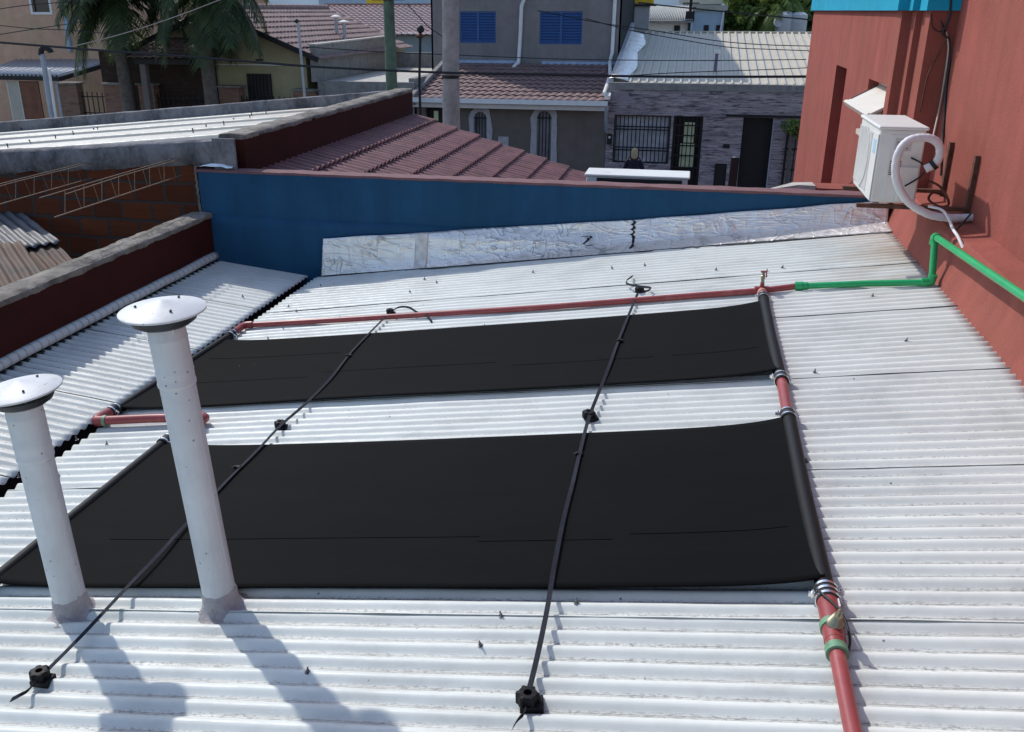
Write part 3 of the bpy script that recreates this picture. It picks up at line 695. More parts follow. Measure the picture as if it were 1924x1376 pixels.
c_ = hz[6]; d_ = (hz[8]-hz[4]).normalized(); MB().tube([c_-d_*.012, c_+d_*.012], .034, 12).build('tape_band', M['dark'], hose)
def cable(name, label, pts, r, m, cat='cable', group=None, n=6, sm=6):
    o = MB().tube(smoothpts(pts, sm), r, n).build(name, m, smooth=60); return tag(o, label, cat, group)
cable('unit_cable', 'short black cable curving out of the side of the air conditioner', [atY(1712,297,6.385), atY(1730,306,6.35), atY(1738,318,6.34), atY(1728,333,6.34), atY(1700,350,6.33)], .006, M['wire'])
GW = 'thin cables hanging down the terracotta wall'
XW = 1.822
_atX = atX
def atX(x, y, X):
    p = _atX(x, y, X)
    return atY(x, y, 7.54) if p.y > 7.54 and X > 1.7 else p
cable('wall_cable', 'dark cable bundle hanging from the teal band to the hose', [atX(1788,-30,XW), atX(1784,30,XW), atX(1772,62,XW), atX(1783,75,XW), atX(1784,110,XW), atX(1778,170,XW), atX(1772,262,XW), atX(1768,330,XW)], .009, M['wire'], group=GW)
cable('wall_cable', 'pale pinkish cable hanging beside the dark bundle', [atX(1778,60,XW), atX(1782,90,XW), atX(1776,140,XW), atX(1766,200,XW), atX(1752,262,XW-.1)], .007, M['wire_light'], group=GW)
cable('wall_cable', 'thin brown cable slanting down left over the shaded strip', [atX(1780,70,XW), atX(1762,105,XW-.03), atX(1744,140,XW-.09), atX(1735,180,XW-.09), atX(1728,212,XW-.09)], .005, M['rust'], group=GW)
cable('wall_cable', 'thin looped cable below the teal band corner', [atX(1750,25,XW-.08), atX(1752,50,XW-.06), atX(1765,60,XW-.02), atX(1772,55,XW), atX(1768,40,XW), atX(1780,68,XW)], .005, M['wire'], group=GW)
cable('wall_cable', 'brown tangled cable behind the foot of the air conditioner', [atY(1745,340,6.6), atY(1765,350,6.5), atY(1778,368,6.45), atY(1782,385,6.45), atY(1765,388,6.5), atY(1745,375,6.55), atY(1755,362,6.6), atY(1780,372,6.7)], .008, M['rust'], group=GW)
cable('wall_cable', 'thin dark cable sagging across the slotted wall left of the air conditioner', [atX(1622,322,1.58), atX(1610,335,1.585), atX(1595,347,1.59), atX(1575,357,1.59)], .005, M['wire'], group=GW)
cable('white_cable', 'white cable hanging from the wrapped hose down over the plinth', [atY(1745,388,6.4), atY(1770,395,6.3), atY(1783,412,6.2), atY(1790,430,6.0), atY(1800,445,5.9), atY(1812,470,5.8), atY(1826,485,5.7)], .009, M['white'])
cable('roof_cable', 'dark wire looping from the roof edge up the terracotta plinth', [atX(1826,400,1.75), atX(1790,440,1.68), atX(1766,465,1.66), atX(1752,510,1.60), atX(1755,550,1.585), atX(1768,575,1.58), atX(1790,582,1.60), atX(1826,565,1.66)], .006, M['wire'])

# ------------------------------------------------------------------ vents
def vent(base, topz, lean, label, capr, tilt):
    bx, by = base; bz = rz(bx)
    t = thing('vent_pipe', label, 'vent pipe', (bx, by, bz), 'white vent pipes through the roof')
    top = Vector((bx+lean, by, topz)); ax = (top-Vector((bx,by,bz))).normalized(); H = (top-Vector((bx,by,bz))).length
    B = Vector((bx,by,bz))-ax*.1; q = lambda z: z+.1
    MB().lathe([(.060,0),(.060,q(.1)),(.0595,q(.3)),(.060,q(H-.235))], B, ax, 36).build('pipe', M['vent'], t, smooth=60)
    MB().lathe([(.058,q(H-.25)),(.0635,q(H-.245)),(.0645,q(H-.235)),(.0625,q(H-.228)),(.0625,q(H-.20)),(.0640,q(H-.195)),(.0625,q(H-.188)),(.0625,q(H-.085)),(.0640,q(H-.08)),(.0625,q(H-.075)),(.061,q(H-.03)),(.055,q(H-.03))], B, ax, 36).build('collar', M['vent'], t, smooth=50)
    MB().lathe([(.061,q(H-.036)),(.082,q(H-.035)),(.102,q(H-.022)),(.111,q(H-.004)),(.107,q(H)),(.062,q(H-.022))], B, ax, 40).build('wind_skirt', plain('shaded_skirt', (.022,.024,.03), .5, .2, 8), t, smooth=40)  # skirt painted near-black: shade under the cap is in its colour
    tp = Vector((bx,by,bz))+ax*(H+.018); ca = Vector((tilt[0], tilt[1], 1)).normalized()
    MB().lathe([(capr*.2,-.003),(capr,-.006),(capr+.001,0),(capr*.97,.003),(capr*.5,.015),(capr*.12,.030),(.001,.033)], tp, ca, 48).build('cap', M['vent'], t, smooth=25)
    rv = MB(); qv = Vector((0,0,1)).rotation_difference(ca)
    for k in range(3):
        a = k*2*PI/3-.7; rv.lathe([(.0045,-.003),(.004,.003),(.001,.004)], tp+qv @ Vector((capr*.6*math.cos(a), capr*.6*math.sin(a), .017)), ca, 8)
    rv.build('rivet', M['gutter'], t)
    for k in range(3):
        a = k*2*PI/3-.7; e = Vector((.075*math.cos(a), .075*math.sin(a), 0)); MB().bar(Vector((bx,by,bz))+ax*(H-.05)+e*.8, tp+e+Vector((0,0,.004)), .012, .003).build('stay', M['vent'], t)
    # putty collar where the pipe leaves the roof
    rows = []; n = 40
    for i, (r, z) in enumerate(((.0605,.075),(.0635,.065),(.066,.035),(.072,.014),(.084,.003),(.105,-.006))):
        rows.append([Vector((bx+ax.x*z+(r+.010*noise.noise(Vector((math.cos(2*PI*k/n)*2, math.sin(2*PI*k/n)*2, i*.6)))*(.5+(i==5)*1.0))*math.cos(2*PI*k/n),
                             by+(r+.006*noise.noise(Vector((math.cos(2*PI*k/n)*2, math.sin(2*PI*k/n)*2, i*.6+9))))*math.sin(2*PI*k/n),
                             rz(bx+r*math.cos(2*PI*k/n))+z+(.010*math.sin(2*PI*(by+r*math.sin(2*PI*k/n))/.076923) if i >= 3 else 0)+.010*noise.noise(Vector((math.cos(2*PI*k/n)*1.5, math.sin(2*PI*k/n)*1.5, 5)))+(0 if i < 5 else .006))) for k in range(n+1)])
    MB().grid(rows).build('putty_seal', M['putty'], t, smooth=60)
    sa_ = R(-8); so_ = Vector((math.cos(sa_)*.0605, math.sin(sa_)*.0605, 0)); MB().bar(Vector((bx,by,bz))+so_+ax*.09, Vector((bx,by,bz))+so_+ax*(H-.25), .010, .003, up=so_).build('pipe_seam', M['vent'], t)
    return t
vent((-2.175, 2.49), -1.248, -.036, 'shorter white vent pipe with conical cap at the left edge', .140, (-.10, -.02))
vent((-1.562, 2.535), -.93, -.078, 'taller white vent pipe with conical cap standing by the lower mat', .140, (-.03, -.03))

# ------------------------------------------------------------------ solar mats
def mat(x0, x1, y0, y1, label, seams, yh0, yh1, lhx, px0):
    """x0 left header axis, x1 right header axis; y0..y1 sheet; yh0..yh1 header length"""
    t = thing('solar_heating_mat', label, 'solar mat', ((x0+x1)/2, (y0+y1)/2, rz((x0+x1)/2)), 'black pool heating mats')
    rows = []; NXm = 150; NYm = 36
    for i in range(NXm+1):
        u = i/NXm; x = x0+(x1-x0)*u; r_ = []
        eR = math.exp(-(x1-x)/.16); eL = math.exp(-(x-x0)/.16)
        for j in range(NYm+1):
            v = j/NYm
            ya = y0-.008*math.sin(PI*u)+.022*eR; yb2 = y1-.03*math.sin(PI*u)**.5+.035*max(eR, eL)
            y = ya+(yb2-ya)*v
            h = .0200+.004*noise.noise(Vector((x*1.2, y*2.2, y0)))+.0045*math.sin(x*2.1+y0)*(1-v)*.6+.024*max(eR, eL)+.022*(1-v)**5*(.35+.65*u)
            r_.append(Vector((x, y, rz(x)+h)))
        rows.append(r_)
    MB().grid(rows).build('absorber_sheet', M['collector'], t, smooth=60, solid=.005)
    sm_ = MB()
    for fy, fx0, fx1 in seams:
        i0, i1 = int(fx0*NXm), int(fx1*NXm); j = int(fy*NYm)
        sm_.ribbon([rows[i][j]+Vector((0,0,.0056)) for i in range(i0, i1+1, 2)], (0,1,0), .0028, .0012)
    sm_.build('weld_seam', M['seam_line'], t)
    HR = .030
    a = Vector((x1, yh0, rz(x1)+.038)); b_ = Vector((x1+.004, yh1, rz(x1)+.038))
    MB().tube([a, (a+b_)/2+Vector((-.004,0,0)), b_], HR, 20).build('header_pipe', M['black'], t, smooth=60)
    a = Vector((x0, yh0, rz(x0)+.036)); b_ = Vector((lhx, yh1, rz(lhx)+.036))
    MB().tube([a, b_], HR*.93, 20).build('header_pipe', M['black'], t, smooth=60)
    return t
mat(-3.30, .546, 4.475, 5.735, 'upper black pool heating mat, nearer the blue wall', [(.34, .03, .28), (.40, .3, .6), (.35, .86, .98), (.36, .62, .84), (.7, .04, .3)], 4.43, 5.84, -3.25, 0)
mat(-2.655, .540, 2.612, 3.925, 'lower black pool heating mat, larger in view and nearer the vents', [(.28, .1, .62), (.30, .8, .98), (.27, .62, .78)], 2.60, 3.945, -2.655, 0)

def clamp_ring(mb, p, d, r, w): mb.tube([Vector(p)-Vector(d)*w/2, Vector(p)+Vector(d)*w/2], r, 22)
def clamp_pair(parent, p, d, r=.036, n=2):
    p = Vector(p); d = Vector(d).normalized()
    MB().tube([p-d*.038, p+d*.038], r-.002, 22).build('rubber_sleeve', M['rubber'], parent, smooth=50)
    for k in range(n):
        c = p+d*(.025*(k*2-1) if n == 2 else .027*(k-1)); cb = MB(); clamp_ring(cb, c, d, r+.0012, .011)
        side = d.cross(Vector((0,0,1))).normalized()*(1 if k % 2 == 0 else -1)
        cb.obox(c+side*(r+.006), side, d, (0,0,1), .012, .005, .007); cb.tube([c+side*(r+.006)-Vector((0,0,.014)), c+side*(r+.006)+Vector((0,0,.016))], .0035, 6)
        cb.build('hose_clamp', M['steel'], parent, smooth=40)
ydir = Vector((0,1,0))
# joiner between the two right headers
jt = thing('pipe_joiner', 'short red pipe with steel clamps joining the two mats on the right', 'pipe', (.545, 4.17, rz(.545)))
MB().tube([(.548,4.40,rz(.548)+.038),(.541,3.96,rz(.541)+.038)], .0255, 20).build('pipe_tube', M['pvc_red'], jt, smooth=60)
clamp_pair(jt, (.548, 4.425, rz(.548)+.038), ydir); clamp_pair(jt, (.541, 3.965, rz(.541)+.038), ydir)
# left dog-leg
dl = thing('pipe_dogleg', 'red pipe with elbows linking the left ends of the two mats', 'pipe', (-2.95, 4.3, rz(-2.95)))
A = Vector((-3.305, 4.43, rz(-3.305)+.045)); E1 = Vector((-3.315, 4.27, rz(-3.315)+.052)); E2 = Vector((-2.575, 4.25, rz(-2.575)+.052)); B_ = Vector((-2.655, 3.99, rz(-2.655)+.038))
MB().tube([E1, E1*.5+E2*.5+Vector((0,0,.004)), E2], .0265, 18).build('pipe_tube', M['pvc_red'], dl, smooth=60)
MB().tube([A, E1+ydir*.04, E1+ydir*.012+Vector((.006,0,0)), E1+Vector((.02,0,0)), E1+Vector((.07,0,.008))], .032, 18).build('elbow', M['pvc_red'], dl, smooth=60)
MB().tube([B_, E2-ydir*.05, E2-ydir*.012, E2-Vector((.02,0,0)), E2-Vector((.06,0,.006))], .032, 18).build('elbow', M['pvc_red'], dl, smooth=60)
MB().tube([E1+Vector((.065,0,.008)), E1+Vector((.085,0,.010))], .0335, 18).build('weld_ring', M['oldgreen'], dl, smooth=40)
clamp_pair(dl, A+ydir*.01, ydir); clamp_pair(dl, B_+Vector((0,-.03,0)), ydir)
# red pipe along the top with valve tee
tp_ = thing('red_pipe', 'long red pipe running across the roof above the upper mat', 'pipe', (-1.3, 6.05, rz(-1.3)))
L0 = Vector((-3.262, 6.085, rz(-3.262)+.042))
pp = [L0]+[atR(x, y, .034) for x, y in ((520,608),(640,601),(770,593),(900,585),(1030,577),(1160,567),(1300,556),(1430,546),(1498,538))]
MB().tube(smoothpts(pp, 5), .0205, 16).build('pipe_tube', M['pvc_red'], tp_, smooth=60)
MB().tube([Vector((-3.25, 5.93, rz(-3.25)+.04)), Vector((-3.256, 6.05, rz(-3.256)+.042)), Vector((-3.25, 6.078, rz(-3.25)+.042)), Vector((-3.22, 6.086, rz(-3.22)+.043)), Vector((-3.18, 6.086, rz(-3.18)+.042))], .027, 16).build('elbow', M['pvc_red'], tp_, smooth=60)
clamp_pair(tp_, (-3.25, 5.87, rz(-3.25)+.037), ydir, .035)
T = atR(1431, 546, .036)
MB().tube([T+Vector((-.045,-.004,0)), T+Vector((.045,.004,.004))], .027, 16).tube([T, T+Vector((0,-.06,.0))], .027, 16).build('pipe_tee', M['pvc_red'], tp_, smooth=60)
MB().tube([T+Vector((0,-.05,0)), Vector((T.x+.002, 5.93, T.z+.002))], .031, 18).build('reducer', plain('faded_red', (.5, .27, .2), .5), tp_, smooth=50)
MB().tube([Vector((T.x+.002, 5.93, T.z+.002)), Vector((.55, 5.86, rz(.55)+.038))], .029, 18).build('pipe_stub', M['pvc_red'], tp_, smooth=50)
clamp_pair(tp_, (.55, 5.845, rz(.55)+.038), ydir, .035)
av = MB().tube([T+Vector((0,0,.02)), T+Vector((0,0,.055))], [.016,.013], 12); av.build('valve_base', M['pvc_red'], tp_, smooth=50)
MB().lathe([(.011,0),(.011,.03),(.014,.032),(.014,.05),(.009,.055),(.009,.075),(.001,.077)], T+Vector((0,0,.05)), (0,.02,1), 12).build('brass_valve', M['brass'], tp_, smooth=40)
MB().bar(T+Vector((-.018,0,.128)), T+Vector((.02,.004,.128)), .014, .010).bar(T+Vector((.018,.004,.125)), T+Vector((.022,.006,.09)), .008, .010).build('valve_lever', M['pvc_red'], tp_)
# green pipe
gp = thing('green_pipe', 'green plastic pipe from the red pipe to the terracotta wall', 'pipe', (1.2, 6, rz(1.2)))
g0 = atR(1498, 538, .034); g1 = Vector((1.545, 5.93, rz(1.545)+.034)); g2 = Vector((1.555, 5.93, -1.295)); g2b = atX(1757, 445, 1.555); 
MB().tube([g0+Vector((.01,0,0)), (g0+g1)/2+Vector((0,.004,.003)), g1], .0205, 16).build('pipe_tube', M['pvc_green'], gp, smooth=60)
MB().tube([g1+Vector((.01,0,.0)), Vector((g2b.x+.0, g2b.y, g2b.z))], .0205, 16).build('pipe_riser', M['pvc_green'], gp, smooth=60)
d3 = (atX(1824,490,1.56)-g2b); 
MB().tube([g2b, g2b+d3, g2b+d3*2.2], .021, 16).build('pipe_tube', M['pvc_green'], gp, smooth=60)
MB().tube([g1+Vector((-.05,.002,-.002)), g1+Vector((-.01,0,0)), g1+Vector((.006,0,.006)), g1+Vector((.010,0,.05))], .027, 16).build('elbow', M['pvc_green'], gp, smooth=60)
MB().tube([g2b-Vector((0,0,.05)), g2b-Vector((0,0,.006)), g2b+d3.normalized()*.012, g2b+d3.normalized()*.05], .027, 16).build('elbow', M['pvc_green'], gp, smooth=60)
gd = (g1-g0).normalized()
MB().tube([g0-gd*.012, g0+gd*.035], .031, 18).tube([g0+gd*.035, g0+gd*.065], .026, 18).build('coupling', M['pvc_green'], gp, smooth=40)
# lower right feed pipe
fp = thing('feed_pipe', 'red feed pipe with clamps and ribbed brass air valve at the lower right', 'pipe', (.535, 2.1, rz(.535)))
zf = rz(.535)+.038
clamp_pair(fp, (.540, 2.575, zf), ydir, .038, 3)
MB().tube([(.540,2.60,zf),(.540,2.585,zf)], .0345, 20).build('sleeve_lip', M['steel'], fp, smooth=40)
MB().tube([(.540,2.535,zf),(.537,2.40,zf),(.535,2.34,zf)], [.034,.033,.031], 20).build('tee_body', M['pvc_red'], fp, smooth=60)
MB().tube([(.536,2.425,zf),(.536,2.40,zf)], .0365, 20).build('weld_ring', M['oldgreen'], fp, smooth=40)
MB().tube([(.534,2.315,zf),(.534,2.285,zf)], .0325, 20).build('weld_ring', M['oldgreen'], fp, smooth=40)
MB().tube([(.535,2.34,zf),(.534,2.31,zf),(.534,2.28,zf),(.532,2.0,zf),(.535,1.5,zf-.004),(.535,.2,zf-.004)], [.030,.027,.0235,.0235,.0235,.0235], 18).build('pipe_tube', M['pvc_red'], fp, smooth=60)
vp = [(.022,0),(.024,.004),(.024,.02)]
for k in range(5): vp += [(.022-.002*k, .022+.009*k), (.017-.002*k, .026+.009*k)]
vp += [(.007,.072),(.008,.078),(.006,.09),(.001,.092)]
MB().lathe(vp, (.536,2.395,zf+.020), (.03,-.45,1), 18).build('air_valve', M['brass'], fp, smooth=40)
cw = [(.505,2.56,zf+.03),(.52,2.52,zf+.038),(.55,2.47,zf+.036),(.572,2.42,zf+.022),(.578,2.36,zf+.004),(.566,2.31,zf-.002),(.55,2.295,zf+.02)]
MB().tube(smoothpts(cw, 6), .0042, 7).build('cable_tie', M['wire'], fp, smooth=60)
rw = MB().box(.562, 2.525, zf+.012, .566, 2.485, zf+.03); rw.build('label_sticker', M['white'], fp)

# ------------------------------------------------------------------ straps and their anchors
def strap_path(px, hs):
    return [atR(x, y, h) for (x, y), h in zip(px, hs)]
def strap(label, px, hs, tails, knots, w=.017):
    P = strap_path(px, hs); t = thing('tie_down_strap', label, 'strap', tuple(P[len(P)//2]), 'black tie-down straps over the mats')
    S = smoothpts(P, 8)
    tw = [Vector((1, .12*math.sin(i*.23), .2*math.sin(i*.17)+.1*math.sin(i*.5))) for i in range(len(S))]
    MB().ribbon(S, tw, w, .0025).build('webbing', M['strap'], t, smooth=50)
    for tl in tails:
        Q = smoothpts([atR(x, y, h) for x, y, h in tl], 8)
        MB().ribbon(Q, [Vector((.25, .55+.3*math.sin(i*.08), .7)) for i in range(len(Q))], w, .0025).build('loose_tail', M['strap'], t, smooth=50)
    for x, y, h in knots:
        k = atR(x, y, h); MB().obox(k, (1,.2,0), (-.2,1,.1), (0,0,1), .016, .010, .006).obox(k+Vector((-.014,-.012,.006)), (1,.5,.4), (-.5,1,0), (0,0,1), .012, .004, .003).build('buckle', M['black'], t, bevel=.002)
    return t
strap('left tie-down strap crossing both mats beside the tall vent',
      [(80,1268),(150,1198),(228,1115),(300,1040),(345,990),(425,905),(480,850),(527,800),(575,758),(620,712),(660,662),(700,620),(728,592)],
      [.035,.040,.056,.050,.042,.034,.036,.040,.044,.042,.034,.034,.038],
      [[(80,1270,.03),(64,1285,.03),(52,1298,.034),(38,1306,.034),(21,1315,.018)], [(731,590,.05),(748,578,.07),(768,578,.07),(785,588,.045),(797,591,.035),(806,598,.03),(812,606,.012)]], [(446,878,.035),(656,668,.036)])
strap('right tie-down strap crossing both mats near the right header',
      [(990,1312),(1008,1240),(1028,1145),(1042,1060),(1060,970),(1078,900),(1089,852),(1105,790),(1120,750),(1140,700),(1162,640),(1180,595),(1198,552)],
      [.034,.040,.058,.052,.042,.036,.036,.040,.048,.044,.036,.036,.038],
      [[(988,1322,.03),(985,1340,.03),(975,1350,.028),(968,1360,.02),(963,1369,.012)], [(1202,550,.05),(1218,546,.05),(1222,541,.045),(1200,538,.05),(1180,534,.055),(1177,528,.055),(1184,522,.05),(1189,519,.02)]], [(1088,853,.034),(1166,640,.036)])
def anchor(px, py, label, s=1.0, rot=0.0):
    p = atR(px, py, .0); p.z = rz(p.x)
    t = thing('strap_anchor', label, 'strap anchor', tuple(p), 'black strap anchors screwed to the roof')
    prof_n = 30; mb = MB(); rows = []
    for z, r, a in ((.008,.026,0),(.012,.030,.12),(.040,.031,.12),(.046,.029,.12),(.048,.026,.08),(.048,.012,0),(.034,.011,0),(.034,.001,0)):
        rows.append([p+Vector((s*r*(1+a*(1 if math.sin(6*2*PI*k/prof_n+rot) > 0 else -1)*.8)*math.cos(2*PI*k/prof_n), s*r*(1+a*(1 if math.sin(6*2*PI*k/prof_n+rot) > 0 else -1)*.8)*math.sin(2*PI*k/prof_n), z*s*1.05)) for k in range(prof_n+1)])
    mb.grid(rows).build('knob', M['black'], t, smooth=35)
    MB().obox(p+Vector((.012*s,-.004,.014*s)), (1,.2*rot,0), (-.2*rot,1,0), (0,0,1), .033*s, .027*s, .011*s).build('base_block', M['black'], t, bevel=.003)
    return t
anchor(78, 1282, 'strap anchor at the lower left, under the left strap end', 1.0, .3)
anchor(991, 1328, 'strap anchor at the bottom of the right strap', 1.05, 1.0)
anchor(527, 806, 'strap anchor on the left strap between the two mats', .92, .5)
anchor(1106, 790, 'strap anchor on the right strap between the two mats', 1.0, 2.0)
anchor(733, 591, 'strap anchor at the top of the left strap beside the red pipe', .85, .2)
anchor(1201, 552, 'strap anchor at the top of the right strap beside the red pipe', .95, .2)

# ------------------------------------------------------------------ second air conditioner behind the blue wall
a2 = thing('air_conditioner', 'second air conditioner behind the blue wall, only its white top showing', 'air conditioner', (-.43, 8.4, -1.95))
MB().box(-.875, 8.22, -1.96, .02, 8.56, -1.388).build('casing', M['ac'], a2, bevel=.012)
MB().box(-.892, 8.20, -1.387, .037, 8.56, -1.366).build('lid', M['ac'], a2, bevel=.008)
MB().box(-.78, 8.206, -1.90, -.03, 8.216, -1.398).build('fan_grille', M['dark'], a2)
MB().box(-.85, 8.25, -2.75, -.80, 8.5, -1.942).box(-.06, 8.25, -2.95, -.01, 8.5, -1.942).build('stand', M['rust'], a2)

# ------------------------------------------------------------------ buildings across the street
def wall_xz(y, x0, x1, z0, z1, holes, depth=.25):
    w = MB(); xs = sorted({x0, x1} | {h[0] for h in holes} | {h[1] for h in holes}); zs = sorted({z0, z1} | {h[2] for h in holes} | {h[3] for h in holes})
    for a in range(len(xs)-1):
        for c in range(len(zs)-1):
            cx, cz = (xs[a]+xs[a+1])/2, (zs[c]+zs[c+1])/2
            if any(h[0] < cx < h[1] and h[2] < cz < h[3] for h in holes): continue
            w.add([(xs[a],y,zs[c]),(xs[a+1],y,zs[c]),(xs[a+1],y,zs[c+1]),(xs[a],y,zs[c+1])], [(0,1,2,3)])
    for hx0, hx1, hz0, hz1 in holes:
        w.add([(hx0,y,hz0),(hx1,y,hz0),(hx1,y,hz1),(hx0,y,hz1),(hx0,y+depth,hz0),(hx1,y+depth,hz0),(hx1,y+depth,hz1),(hx0,y+depth,hz1)], [(0,1,5,4),(1,2,6,5),(2,3,7,6),(3,0,4,7)])
    return w
def barset(x0, x1, z0, z1, y, nv, hz, r=.012):
    m = MB()
    for k in range(nv): x = x0+(x1-x0)*(k+.5)/nv; m.box(x-r, y-r, z0, x+r, y+r, z1)
    for z in hz: m.box(x0, y-r*2.2, z-r*1.3, x1, y-r*1.05, z+r*1.3)
    m.box(x0, y-r*2.2, z1-.03, x1, y-r*1.05, z1).box(x0, y-r*2.2, z0, x1, y-r*1.05, z0+.03).box(x0, y-r*2.1, z0+.03, x0+.035, y-r*1.1, z1-.03).box(x1-.035, y-r*2.1, z0+.03, x1, y-r*1.1, z1-.03)
    return m
YF = 24.0
# --- stone-clad single-storey house
sh = thing('stone_clad_house', 'single-storey house clad in purple grey split stone with pale ribbed metal roof', 'house', (.8, 27, G))
Wn = (-1.90, -.47, -3.67, -2.47); Dr = (-.41, .32, G+.12, -2.47); Gt = (1.29, 2.04, G+.12, -2.47); Bx = (.70, 1.0, -4.5, -3.62)
wall_xz(YF, -2.09, 5.2, G, -1.86, [Wn, Dr, Gt, Bx], .22).build('wall', M['stone'], sh)
MB().box(-2.08, YF+.34, G, 5.2, 31.2, -2.0).build('house_body', M['dark_wall'], sh)
MB().box(-2.09, YF-.02, -1.858, 5.2, YF+.2, -1.69).build('parapet_band', M['grey_wall'], sh)
wf = MB().box(Wn[0], YF+.18, Wn[2], Wn[1], YF+.2, Wn[3]).build('window', M['glass'], sh)
cv = MB(); rows = []
for i in range(41):
    x = Wn[0]+.02+(Wn[1]-Wn[0]-.04)*i/40; rows.append([Vector((x, YF+.16+.02*math.sin(i*1.3), z)) for z in (Wn[2]+.02, Wn[3]-.02)])
cv.grid(rows).build('curtain', M['curtain'], wf, smooth=60)
barset(Wn[0], Wn[1], Wn[2], Wn[3], YF+.03, 14, (-3.35, -3.28, -2.83, -2.76)).build('window_bars', M['bars'], wf)
dr = MB().box(Dr[0], YF+.18, Dr[2], Dr[1], YF+.21, Dr[3]).build('door', M['dark'], sh)
MB().box(-.13, YF+.085, -3.13, .12, YF+.1, -2.63).box(-.2, YF+.085, -3.75, .17, YF+.1, -3.16).build('door_pane', M['lit'], dr)
barset(Dr[0], Dr[1], Dr[2], Dr[3], YF+.05, 7, (-2.7, -2.95, -3.2, -3.45, -3.75), .012).build('door_bars', M['bars'], dr)
gt = MB().box(Gt[0], YF+.19, Gt[2], Gt[1], YF+.215, Gt[3]).build('gate', M['dark'], sh)
MB().bar((Gt[1]-.02, YF+.02, Gt[2]), (Gt[1]-.02, YF+.02, Gt[3]), .03).build('gate_post', M['grey_pvc'], gt)
MB().box(Bx[0], YF+.03, Bx[2], Bx[1], YF+.05, Bx[3]).build('meter_box', M['dark'], sh)
MB().box(.86, YF-.02, -3.23, 1.02, YF+.005, -3.13).build('mail_slot', M['dark'], sh)
MB().box(.86, YF-.05, -2.46, 2.9, YF-.002, -2.40).build('lintel_bar', M['dark'], sh)
ic = MB().box(-2.06, YF-.06, -3.22, -1.93, YF-.002, -2.95).build('intercom_box', M['dark'], sh)
MB().box(-2.02, YF-.066, -3.06, -1.97, YF-.061, -3.01).build('intercom_plate', M['white'], ic)
wb = MB().box(2.35, YF+.03, -4.2, 3.2, YF+.05, -2.75).build('window', M['glass'], sh)
barset(2.35, 3.2, -4.2, -2.75, YF-.02, 9, (-3.2, -3.7)).build('window_bars', M['bars'], wb)
# ribbed metal roof
ry0, ry1, rz0, rz1 = YF+.2, 31.0, -1.72, -.655
rsl = (rz1-rz0)/(ry1-ry0)
m_ = MB().prism([(-1.62,ry0,rz0),(5.2,ry0,rz0),(5.2,ry1,rz1),(-1.62,ry1,rz1)], (0,0,-.03))
k = -1.6
while k < 5.2:
    m_.prism([(k,ry0,rz0+.001),(k+.05,ry0,rz0+.001),(k+.05,ry1,rz1+.001),(k,ry1,rz1+.001)], (0,0,.045)); k += .21
m_.build('metal_roof', M['seam'], sh)
MB().prism([(-1.62,ry1-.02,rz1+.05),(5.2,ry1-.02,rz1+.05),(5.2,ry1+.15,rz1+.05),(-1.62,ry1+.15,rz1+.05)], (0,0,-.04)).build('ridge_cap', M['seam'], sh)
fl_rows = []
for i in range(31):
    t = i/30; y = ry0+(ry1-.6-ry0)*t; z = rz0+(y-ry0)*rsl
    fl_rows.append([Vector((x+.05*noise.noise(Vector((y*1.3, 0, x)))*(j == 3), y, z+h_)) for j, (x, h_) in enumerate(((-2.09,.12),(-1.98,.14),(-1.75,.10),(-1.56+.06*math.sin(y*2),.055)))])
MB().grid(fl_rows).build('silver_flashing', M['foil'], sh, smooth=30, solid=.004)
sv = [Vector((-2.09+.0, y, rz0+(y-ry0)*rsl)) for y in (ry0, ry1)]
MB().prism([(-2.09,ry0,G),(-2.09,ry1+.2,G),(-2.09,ry1+.2,rz1+.30),(-2.09,ry0,rz0+.11)], (.10,0,0)).build('side_parapet', M['sheet'], sh)
fl = thing('roof_flue', 'thin flue pipe with pale cap on the ribbed metal roof', 'flue pipe', (.55, 25.5, -1.5))
fz = rz0+(25.5-ry0)*rsl
MB().tube([(.53,25.5,fz-.02),(.54,25.5,fz+.50)], .045, 12).build('pipe', plain('plum_pipe', (.14,.12,.2), .5), fl, smooth=50)
MB().lathe([(.08,0),(.09,.06),(.06,.075)], (.54,25.5,fz+.48), (0,0,1), 12).build('cap', M['white'], fl, smooth=40)
